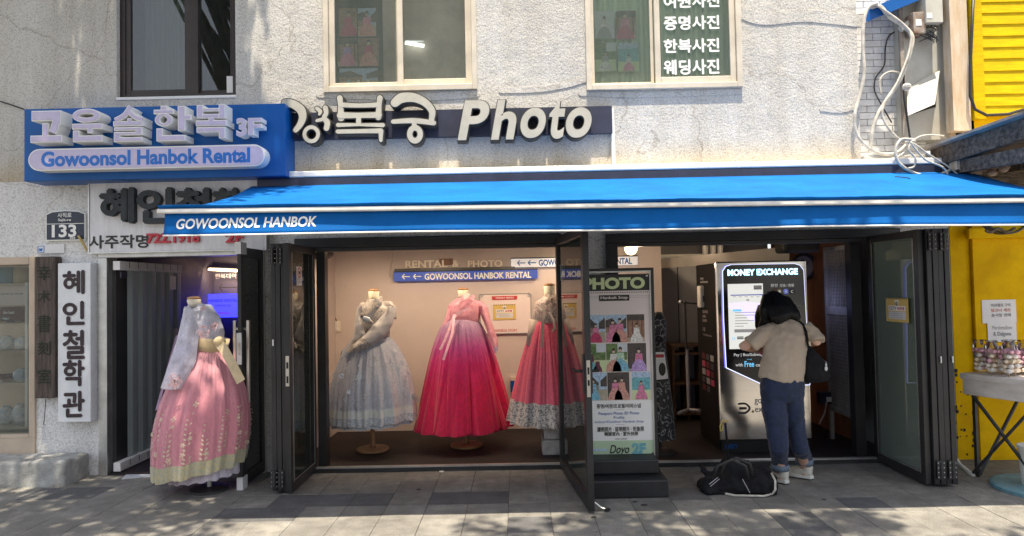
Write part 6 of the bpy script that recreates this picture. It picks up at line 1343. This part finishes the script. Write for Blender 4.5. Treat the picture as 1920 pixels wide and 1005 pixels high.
one('paper_notice', 'lower paper reading Marshmallow & Dalgona on the yellow wall', 'notice', lambda g: (g.box(q2[0], q2[1], W-.05, W-.0465, q2[2], q2[3], 'paper'), g.text('Marshmallow', q2[0]+.04, q2[1]-.04, q2[3]-.065, q2[3]-.03, W-.052, 'grey_print'), g.text('& Dalgona', q2[0]+.05, q2[1]-.05, q2[3]-.13, q2[3]-.085, W-.052, 'grey_print', bold=.0012)))
# ---- table
def tbl():
    t = thing('folding_table', 'folding table with a worn white top and black crossed legs before the yellow wall', 'table', (0,0,0))
    L_, D2 = 1.1, .62   # along local x, depth along local y
    part(t, 'top', lambda g: g.box(0, L_, -D2, 0, .665, .825, 'table_white'), bevel=.006); part(t, 'tray_edge', lambda g: g.box(-.012, L_, -D2-.012, .012, .79, .835, 'table_white'), bevel=.003)
    for y_ in (-.05, -D2+.05): part(t, 'leg', lambda g: g.box(.05,.075,y_-.012,y_+.012,0,.665,'black_frame2'))
    for a_, b_ in (((.06,-.07),(.06,-D2+.06)),): 
        part(t, 'crossed_leg', lambda g: g.tube([(.03,-.06,.66),(.03,-D2+.02,.02)], .015, 'black_frame2', 6)); part(t, 'crossed_leg', lambda g: g.tube([(.0,-D2+.06,.66),(.0,-.06,.04)], .012, 'black_frame2', 6)); part(t, 'crossed_leg', lambda g: g.tube([(.06,-.07,.02),(.55,-.1,.66)], .014, 'black_frame2', 6))
    return t
tb = tbl(); tb.location = (at(1806,720,5.63).x, 5.64, 0); tb.rotation_euler.z = rad(20)
CT = Matrix.Translation(tb.location) @ Matrix.Rotation(rad(20), 4, 'Z')
rr = random.Random(5); rows = ['back','middle','front']; n_ = 0
for j in range(3):
    for i in range(6):
        lx, ly = .07+i*.085+rr.uniform(-.01,.01), -.10-j*.11+rr.uniform(-.01,.01); p = CT @ Vector((lx, ly, .836))
        g = G(); h = rr.uniform(.20,.24); g.tube([p, p+Vector((0,0,.05))], .004, 'stick', 5); nlev = 5
        for k in range(nlev):
            for a_ in range(3):
                an = a_*2.1+k*.7; rk = .018+.008*(k/nlev); g.ball(p+Vector((rk*cos(an), rk*sin(an), .045+k*(h-.05)/nlev)), (.024,.024,.019), ('candy_pink' if k >= nlev-1 else rr.choice(('candy_cream','candy_white','candy_cream','candy_white','candy_pink'))), 6)
        o = g.build('marshmallow_skewer', None, '%s marshmallow skewer from the left in the %s row on the white table' % (('first','second','third','fourth','fifth','sixth')[i], rows[j]), 'sweet', 'marshmallow skewers in the %s row' % rows[j], smooth=True)
        if i % 2 == 0: g = G(); g.lathe(p.x, p.y, [(.012,p.z+.03),(.035,p.z+.1),(.045,p.z+h),(.03,p.z+h+.03),(.045,p.z+h+.045)], 'cellophane', 9); g.build('wrapper', o)
bk = at(1915,905,5.24); one('plastic_bucket', 'dirty white plastic bucket on the round teal base', 'bucket', lambda g: g.lathe(3.90, 5.24, [(.10,.035),(.115,.30),(.122,.305),(.122,.33),(.11,.33),(.095,.05)], 'bucket', 24), smooth=False)
one('parasol_base', 'round dull teal parasol base on the pavement at the right edge', 'base', lambda g: g.lathe(3.97, 5.24, [(.36,0),(.36,.025),(.34,.032),(.0,.034)], 'teal_base', 40))
one('ground_pipe', 'pale pipe lying along the foot of the grey pier', 'pipe', lambda g: g.tube([at(1783,848,W-.05), at(1800,872,5.95), at(1826,893,5.62)], .018, 'rail_white'), smooth=True)
def gr(g):
    r_ = random.Random(2)
    for k in range(60): p = (r_.uniform(3.72,4.06), W-.003 if 0 else W-.0035, r_.uniform(.02,.8)**1.0); s_ = r_.uniform(.004,.014); g.box(p[0]-s_, p[0]+s_, W-.004, W+.001, p[2]-s_*1.2, p[2]+s_*1.3, 'grime_and_shade')
g = G(); gr(g); g.build('peeling_spots', bld, kind='stuff')

# ------------------------------------------------------------ small things on the pavement
def gp(px, py): 
    d = _f + _r*((px-960)/FOC) + _u*((502.5-py)/FOC); return Vector((0,0,CAMZ)) + d*(-CAMZ/d.z)
p = gp(828,885); one('paper_scrap', 'small white paper scrap before the display sill', 'litter', lambda g: g.box(p.x-.018, p.x+.018, p.y-.012, p.y+.02, .001, .006, 'paper', rot=Matrix.Rotation(.6,3,'Z')))
def stain(px, py, r_, lab): 
    p_ = gp(px, py); one('gum_spot', lab, 'stain', lambda g: g.lathe(p_.x, p_.y, [(r_,.0015),(r_*.8,.004),(0,.005)], 'grime_and_shade', 10, .8))
stain(785,918,.022,'flattened black gum spot on the paving before the display'); stain(1208,947,.028,'dark gum spot just in front of the black plinth'); stain(1113,970,.022,'dark gum spot beside the foot of the open glass door'); stain(1190,941,.02,'faint dark gum spot left of the one before the plinth'); stain(1545,937,.018,'small dark gum spot right of the white shoes')

# ------------------------------------------------------------ the person at the machine
PB = 5.5
pp = lambda x, y, dy=0.: at(x, y, PB+dy)
per = thing('person', 'person in beige short sleeved shirt and rolled up jeans, seen from behind at the machine', 'person', (2.2, 5.45, 0))
SX = Vector((1,0,0))
hl, hr = gp(1464,905), gp(1509,897)       # ankles
ank_l, ank_r = hl+Vector((0,0,.10)), hr+Vector((0,0,.10))
g = G()
hipc = pp(1467,720,.02)
def limb(pts, rs_, n=14): g.tube(pts, rs_, 'skin', n)
limb([hl+Vector((0,.0,.03)), ank_l, pp(1464,840,-.05), pp(1460,790,.0), pp(1452,735,.02)], [(.035,.045),.036,.05,.055,.075])
limb([hr+Vector((0,.0,.03)), ank_r, pp(1502,840,.0), pp(1493,785,.04), pp(1484,735,.03)], [(.035,.045),.036,.05,.055,.075])
g.tube([pp(1467,740,.02), pp(1467,715,.02), pp(1470,680,.04), pp(1472,640,.08), pp(1474,610,.12)], [(.13,.1),(.15,.1),(.12,.085),(.145,.09),(.13,.07)], 'skin', 20, side=SX)
g.tube([pp(1472,610,.12), pp(1462,592,.17), pp(1454,578,.21)], [.055,.05,.05], 'skin', 14)
hc = pp(1452,576,.22); g.ball(hc, (.075,.092,.105), 'skin', 18, Matrix.Rotation(-.55,3,'X')); g.ball(hc+Vector((-.02,.085,-.045)), (.018,.026,.02), 'skin', 10)
# arms: upper arm, elbow, forearm reaching to the screen
eL = pp(1394,649,.02); wL = pp(1432,657,.30)
limb([pp(1437,618,.1), pp(1416,635,.05), eL, eL+(wL-eL)*.5, wL], [.05,.045,.041,.038,.026])
eR = pp(1531,640,.03); wR = pp(1488,650,.34)
limb([pp(1512,614,.1), pp(1524,628,.06), eR, eR+(wR-eR)*.5, wR], [.05,.045,.041,.036,.026])
def hand(wp, d, up, flip):
    d = d.normalized(); s_ = d.cross(up).normalized()*flip; u_ = s_.cross(d)*flip
    g.tube([wp, wp+d*.045, wp+d*.085], [(.03,.015),(.04,.016),(.036,.014)], 'skin', 12, side=s_)
    for k, (ln, off) in enumerate(((.065,-.028),(.075,-.009),(.07,.010),(.055,.028))):
        a_ = wp+d*.08+s_*off; g.tube([a_, a_+d*ln*.4-u_*.006, a_+d*ln*.75-u_*.022, a_+d*ln*.9-u_*.038], [.0095,.009,.0085,.007], 'skin', 8)
    a_ = wp+d*.03-s_*.032; g.tube([a_, a_-s_*.022+d*.025-u_*.008, a_-s_*.028+d*.05-u_*.018], [.013,.011,.009], 'skin', 8)
hand(wL, Vector((.5,.8,.1)), Vector((0,0,1)), 1); hand(wR, Vector((-.35,.9,.25)), Vector((0,0,1)), -1)
g.build('body', per, fused=.0085, smooth=True)
part(per, 'ear', lambda g: g.ball(hc+Vector((-.078,.01,-.01)), (.012,.022,.03), 'skin', 8), smooth=True)
part(per, 'eye', lambda g: [g.ball(hc+Vector((s_*.03-.015,.085,.0)), (.012,.01,.009), 'white_plastic', 8) for s_ in (-1,1)], smooth=True)
# hair
def hairf(g):
    g.ball(pp(1451,574,.20), (.108,.115,.135), 'hair', 20, Matrix.Rotation(-.4,3,'X'))
    g.tube([pp(1450,560,.15), pp(1442,585,.10), pp(1435,602,.1), pp(1424,616,.13)], [(.095,.06),(.085,.05),(.045,.04),(.02,.02)], 'hair', 16, side=SX)
    g.tube([pp(1458,560,.14), pp(1462,580,.07), pp(1467,594,.03), pp(1472,602,.03)], [(.10,.06),(.115,.055),(.11,.04),(.07,.025)], 'hair', 16, side=SX)
    g.tube([pp(1468,563,.15), pp(1480,580,.1), pp(1490,592,.06), pp(1499,600,.05)], [(.06,.06),(.065,.05),(.055,.04),(.02,.02)], 'hair', 16, side=SX)
    g.tube([pp(1432,575,.16), pp(1424,595,.17), pp(1421,612,.2), pp(1421,622,.22)], [(.05,.05),(.04,.04),(.025,.03),(.012,.015)], 'hair', 12, side=SX)
part(per, 'hair', hairf, fused=.009, wrinkle=.003, wfreq=12, smooth=True)
def strands(g):
    r_ = random.Random(8)
    for k in range(90):
        a_ = r_.uniform(-1,1); x0_, y0_ = 1452+a_*22, 556+abs(a_)*9; x1_ = 1462+a_*36; y1_ = 604-abs(a_)**2*10+r_.uniform(-5,4)
        g.tube([pp(x0_,y0_,.08+.08*abs(a_)), pp((x0_+x1_)/2+a_*3,(y0_+y1_)/2,.015+.09*abs(a_)), pp(x1_,y1_,.0+.08*abs(a_))], [.003,.0035,.001], 'hair', 4)
part(per, 'loose_hair', strands, kind='stuff')
# shirt
def shirtf(g):
    g.tube([pp(1465,714,.0), pp(1468,695,.0), pp(1471,660,.03), pp(1474,632,.06), pp(1474,615,.09), pp(1472,604,.12)], [(.178,.125),(.178,.12),(.172,.115),(.175,.11),(.155,.09),(.10,.07)], 'shirt', 28, side=SX)
    g.tube([pp(1446,617,.09), pp(1428,628,.06), pp(1412,642,.04), pp(1406,647,.04)], [.06,.066,.07,.071], 'shirt', 18); g.tube([pp(1508,614,.09), pp(1522,624,.06), pp(1532,637,.03), pp(1534,642,.02)], [.058,.064,.064,.060], 'shirt', 18)
part(per, 'shirt', shirtf, fused=.009, wrinkle=.015, wfreq=11, wan=.3, smooth=True)
part(per, 'collar', lambda g: g.tube([pp(1472,606,.12)+Vector((.075*cos(a_), .05*sin(a_), .018*sin(a_))) for a_ in [2*pi*k/20 for k in range(20)]], .011, 'shirt', 8, closed=True), smooth=True)
# jeans
def jeansf(g):
    g.tube([pp(1466,702,.0), pp(1467,716,.0), pp(1466,740,.0), pp(1466,752,.0)], [(.155,.11),(.168,.125),(.172,.12),(.15,.09)], 'denim', 26, side=SX)
    g.tube([pp(1449,735,.0), pp(1451,765,-.0), pp(1457,800,-.02), pp(1460,840,-.06), hl+Vector((0,.01,.17)), hl+Vector((0,.005,.10))], [(.095,.1),(.094,.1),(.084,.09),(.074,.08),(.064,.068),(.060,.065)], 'denim', 20, side=SX)
    g.tube([pp(1483,735,.01), pp(1488,765,.02), pp(1492,800,.03), pp(1499,840,.0), hr+Vector((0,.005,.18)), hr+Vector((0,.0,.115))], [(.085,.1),(.082,.095),(.072,.082),(.066,.074),(.060,.065),(.058,.062)], 'denim', 20, side=SX)
part(per, 'jeans', jeansf, fused=.009, wrinkle=.009, wfreq=12, smooth=True)
for c_, z_ in ((hl+Vector((0,.005,0)),.12),(hr,.135)):
    part(per, 'jeans_cuff', lambda g: g.tube([c_+Vector((0,0,z_-.022)), c_+Vector((0,0,z_-.02)), c_+Vector((0,0,z_+.022)), c_+Vector((0,0,z_+.025))], [(.058,.062),(.068,.072),(.070,.074),(.062,.066)], 'denim_cuff', 22, side=SX), smooth=True)
for s_ in (0,1):
    c_ = pp(1447 if s_ == 0 else 1484, 740, -.155+.03*s_) if 0 else None
def shoe(h, ang, nm='shoe'):
    Mx = Matrix.Translation((h.x, h.y, 0)) @ Matrix.Rotation(ang, 4, 'Z')   # local +y = toe
    g = G(Mx)
    g.tube([(0,-.058,.055),(0,-.03,.058),(0,.03,.058),(0,.09,.048),(0,.15,.038),(0,.195,.03)], [(.028,.036),(.036,.040),(.038,.040),(.043,.034),(.044,.026),(.028,.016)], 'shoe', 16, side=(Mx.to_3x3() @ Vector((1,0,0))))
    g.tube([(0,-.03,.075),(0,-.022,.098)], [(.037,.042),(.041,.045)], 'shoe', 16, side=(Mx.to_3x3() @ Vector((1,0,0))))
    o = g.build('shoe', per, fused=.006, smooth=True)
    g = G(Mx); pl = [(.0,-.072),(.034,-.055),(.037,0),(.045,.09),(.043,.16),(.022,.21),(-.022,.21),(-.043,.16),(-.045,.09),(-.037,0),(-.034,-.055)]
    n = len(pl); g.add([(x*1.02,y*1.02,.009) for x,y in pl]+[(x,y,.034) for x,y in pl], [tuple(range(n-1,-1,-1)), tuple(range(n,2*n))]+[(i,(i+1)%n,(i+1)%n+n,i+n) for i in range(n)], 'shoe_sole')
    g.add([(x*.99,y*.99,.001) for x,y in pl]+[(x*1.01,y*1.01,.0088) for x,y in pl], [tuple(range(n-1,-1,-1)), tuple(range(n,2*n))]+[(i,(i+1)%n,(i+1)%n+n,i+n) for i in range(n)], 'sole_dark')
    g.build('sole', o, bevel=.003); return o
shoe(hl, .7); shoe(hr, .85)
one('pink_phone', 'deep pink phone or purse held in the left hand of the person', 'phone', lambda g: g.box(wL.x+.005, wL.x+.09, wL.y+.05, wL.y+.075, wL.z-.06, wL.z+.05, 'phone_pink', rot=Matrix.Rotation(.5,3,'Y')), bevel=.006)
sbg = thing('shoulder_bag', 'black soft shoulder bag with a white charm hanging at the right hip of the person', 'bag', pp(1530,716,-.02))
part(sbg, 'bag', lambda g: (g.tube([pp(1516,655,.0), pp(1522,668,-.02), pp(1530,690,-.03), pp(1531,706,-.03), pp(1532,716,-.03)], [(.03,.035),(.062,.055),(.105,.065),(.112,.065),(.095,.05)], 'black_fabric', 20, side=SX),), fused=.01, wrinkle=.008, wfreq=14, smooth=True)
part(sbg, 'strap', lambda g: g.tube([pp(1520,662,-.02), pp(1514,640,-.04), pp(1511,622,.0), pp(1505,608,.06), pp(1498,602,.1)], [(.012,.005)]*5, 'black_fabric', 8, side=SX))
part(sbg, 'strap_buckle', lambda g: g.tube([pp(1519,648,-.05), pp(1517,640,-.06)], .008, 'steel', 6)); part(sbg, 'charm', lambda g: (g.ball(pp(1549,691,-.1), (.012,.01,.02), 'white_plastic', 8), g.ball(pp(1549,684,-.1), (.008,.008,.012), 'white_plastic', 8), g.tube([pp(1549,678,-.09), pp(1549,684,-.1)], .003, 'steel', 5)))
# ---- heap of black bag on the pavement
tg = thing('travel_bag', 'collapsed black travel bag with cream piping on the pavement left of the person', 'bag', (1.72, 5.3, 0))
def heap(g):
    r_ = random.Random(6); bl = [(1345,905,.15,.08,5.36),(1378,905,.22,.11,5.36),(1408,903,.18,.12,5.34),(1432,905,.10,.12,5.30),(1372,890,.12,.15,5.42),(1400,885,.14,.14,5.45),(1420,892,.12,.13,5.42),(1322,900,.06,.05,5.38)]
    for px, py, rx, rz, Y in bl: c_ = at(px, py, Y); g.ball((c_.x, Y, rz*.45), (rx, .14, rz), 'black_fabric', 16)
    g.tube([at(1312,870,5.55), at(1322,885,5.45), at(1345,890,5.4)], [.015,.03,.04], 'black_fabric')
def cut_floor(o):
    for v in o.data.vertices:
        z_ = v.co.z+WO[o.name].z
        if z_ < .004: v.co.z += .004-z_
o = part(tg, 'bag', heap, fused=.011, wrinkle=.035, wfreq=9, smooth=True); cut_floor(o)
part(tg, 'piping', lambda g: g.tube([q_+Vector((0,-.05,0)) for q_ in [gp(1310,905)+Vector((0,0,.012)), gp(1322,914)+Vector((0,0,.01)), gp(1345,922)+Vector((0,0,.01)), gp(1375,928)+Vector((0,0,.01)), gp(1405,929)+Vector((0,0,.012)), gp(1428,930)+Vector((0,0,.014)), gp(1444,927)+Vector((0,0,.02)), at(1449,915,5.2), at(1449,898,5.24), at(1442,884,5.3)]], .009, 'cable_white', 6), smooth=True)
part(tg, 'zip_line', lambda g: [g.tube([at(x0_,y0_,5.17), at(x1_,y1_,5.16)], .003, 'grey_print', 5) for x0_,y0_,x1_,y1_ in ((1330,908,1346,895),(1332,912,1349,898),(1392,898,1406,924))])
part(tg, 'pull_handle', lambda g: (g.tube([at(1367,872,5.42), at(1364,840,5.42), at(1360,793,5.42)], .009, 'black_fabric', 6), g.tube([at(1353,789,5.42), at(1366,790,5.42)], .008, 'tag_gold', 6)))
for a_ in (0, 1): part(tg, 'handle', lambda g: g.tube([at(1338+a_*14, 897-a_*6, 5.24), at(1346+a_*14, 874-a_*6, 5.22), at(1372+a_*10, 862-a_*3, 5.22), at(1398+a_*8, 874-a_*4, 5.22), at(1404+a_*8, 899-a_*6, 5.22)], [(.012,.004)]*5, 'dark_plastic', 8), smooth=True)
part(tg, 'tag', lambda g: g.tube([at(1354,791,5.42), at(1350,799,5.40), at(1351,808,5.40), at(1355,806,5.41), at(1355,796,5.42)], .005, 'tag_gold', 5))

# ------------------------------------------------------------ street trees above and behind the camera, opposite building
def tree(name, label, trunk, clumps, seed, h):
    t = thing(name, label, 'tree', (trunk[0], trunk[1], 0)); r_ = random.Random(seed)
    tx, ty = trunk; top_ = Vector((tx+.3, ty+.6, h-1.0))
    def tr(g):
        g.tube([(tx,ty,-.05),(tx,ty,.4),(tx+.05,ty+.1,2.5),(tx+.15,ty+.3,4.5),top_], [.2,.16,.13,.1,.05], 'bark', 12)
        for c in clumps:
            if r_.random() < .5: s_ = Vector((tx+.1, ty+.25, r_.uniform(3.6,h-1.5))); g.tube([s_, (s_+Vector(c[0]))/2+Vector((0,0,.2)), Vector(c[0])], [.05,.03,.01], 'bark', 6)
    part(t, 'trunk', tr, smooth=True)
    def cr(g):
        for c, rad_, n in clumps:
            for k in range(n):
                d = Vector((r_.gauss(0,1), r_.gauss(0,1), r_.gauss(0,1))).normalized()*rad_*r_.random()**.4; p = Vector(c)+d
                a_ = Vector((r_.uniform(-1,1), r_.uniform(-1,1), r_.uniform(-.5,.5))).normalized(); b_ = a_.cross(Vector((r_.uniform(-1,1),r_.uniform(-1,1),1))).normalized(); s_ = r_.uniform(.035,.065)
                g.add([p-a_*s_, p-b_*s_*.7, p+a_*s_*1.1, p+b_*s_*.7], [(0,1,2,3)], 'leaf')
    part(t, 'crown', cr, kind='stuff')
r_ = random.Random(21); cl = []
for k in range(95):
    x, y = r_.uniform(-6.3,-2.1), r_.uniform(1.9,4.4); cl.append(((x, y, r_.uniform(6.6,8.6)), r_.uniform(.3,.6), 95))
for k in range(85): cl.append(((r_.uniform(-6,-2.1), r_.uniform(4.3,5.5), r_.uniform(6.8,8.8)), r_.uniform(.3,.5), 90))
tree('street_tree', 'leafy street tree above the left pavement, seen in reflections and by its shade', (-4.4, .9), cl, 1, 8.5)
cl = []
for k in range(26): cl.append(((r_.uniform(.45,2.5), r_.uniform(2.2,3.05), r_.uniform(7.3,8.3)), r_.uniform(.22,.4), 60))
for k in range(5): cl.append(((r_.uniform(-.1,.5), r_.uniform(2.4,2.8), r_.uniform(7.3,8.3)), .25, 26))
for k in range(5): cl.append(((r_.uniform(-2.6,-1.8), r_.uniform(2.3,2.9), r_.uniform(7.3,8.3)), .28, 26))
for k in range(6): cl.append(((r_.uniform(2.7,4.2), r_.uniform(2.2,2.6), r_.uniform(7.3,8.3)), .22, 24))
for k in range(30): cl.append(((r_.uniform(-.8,4.2), r_.uniform(-2.2,1.2), r_.uniform(6.5,9.3)), r_.uniform(.5,.8), 70))
tree('street_tree', 'leafy street tree behind the viewer, throwing dapples on the paving', (1.7, -.6), cl, 2, 8.6)
ob = thing('opposite_building', 'plain grey apartment block across the road, seen in the window reflections', 'building', (-2, -26, 0))
part(ob, 'wall', lambda g: g.box(-14, 12, -32, -24, 0, 19, 'apt_wall'))
part(ob, 'window', lambda g: [g.box(-13+k*2.1, -11.8+k*2.1, -23.99, -23.9, 2+j*2.9, 3.5+j*2.9, 'apt_glass') for k in range(12) for j in range(6)], kind='stuff')
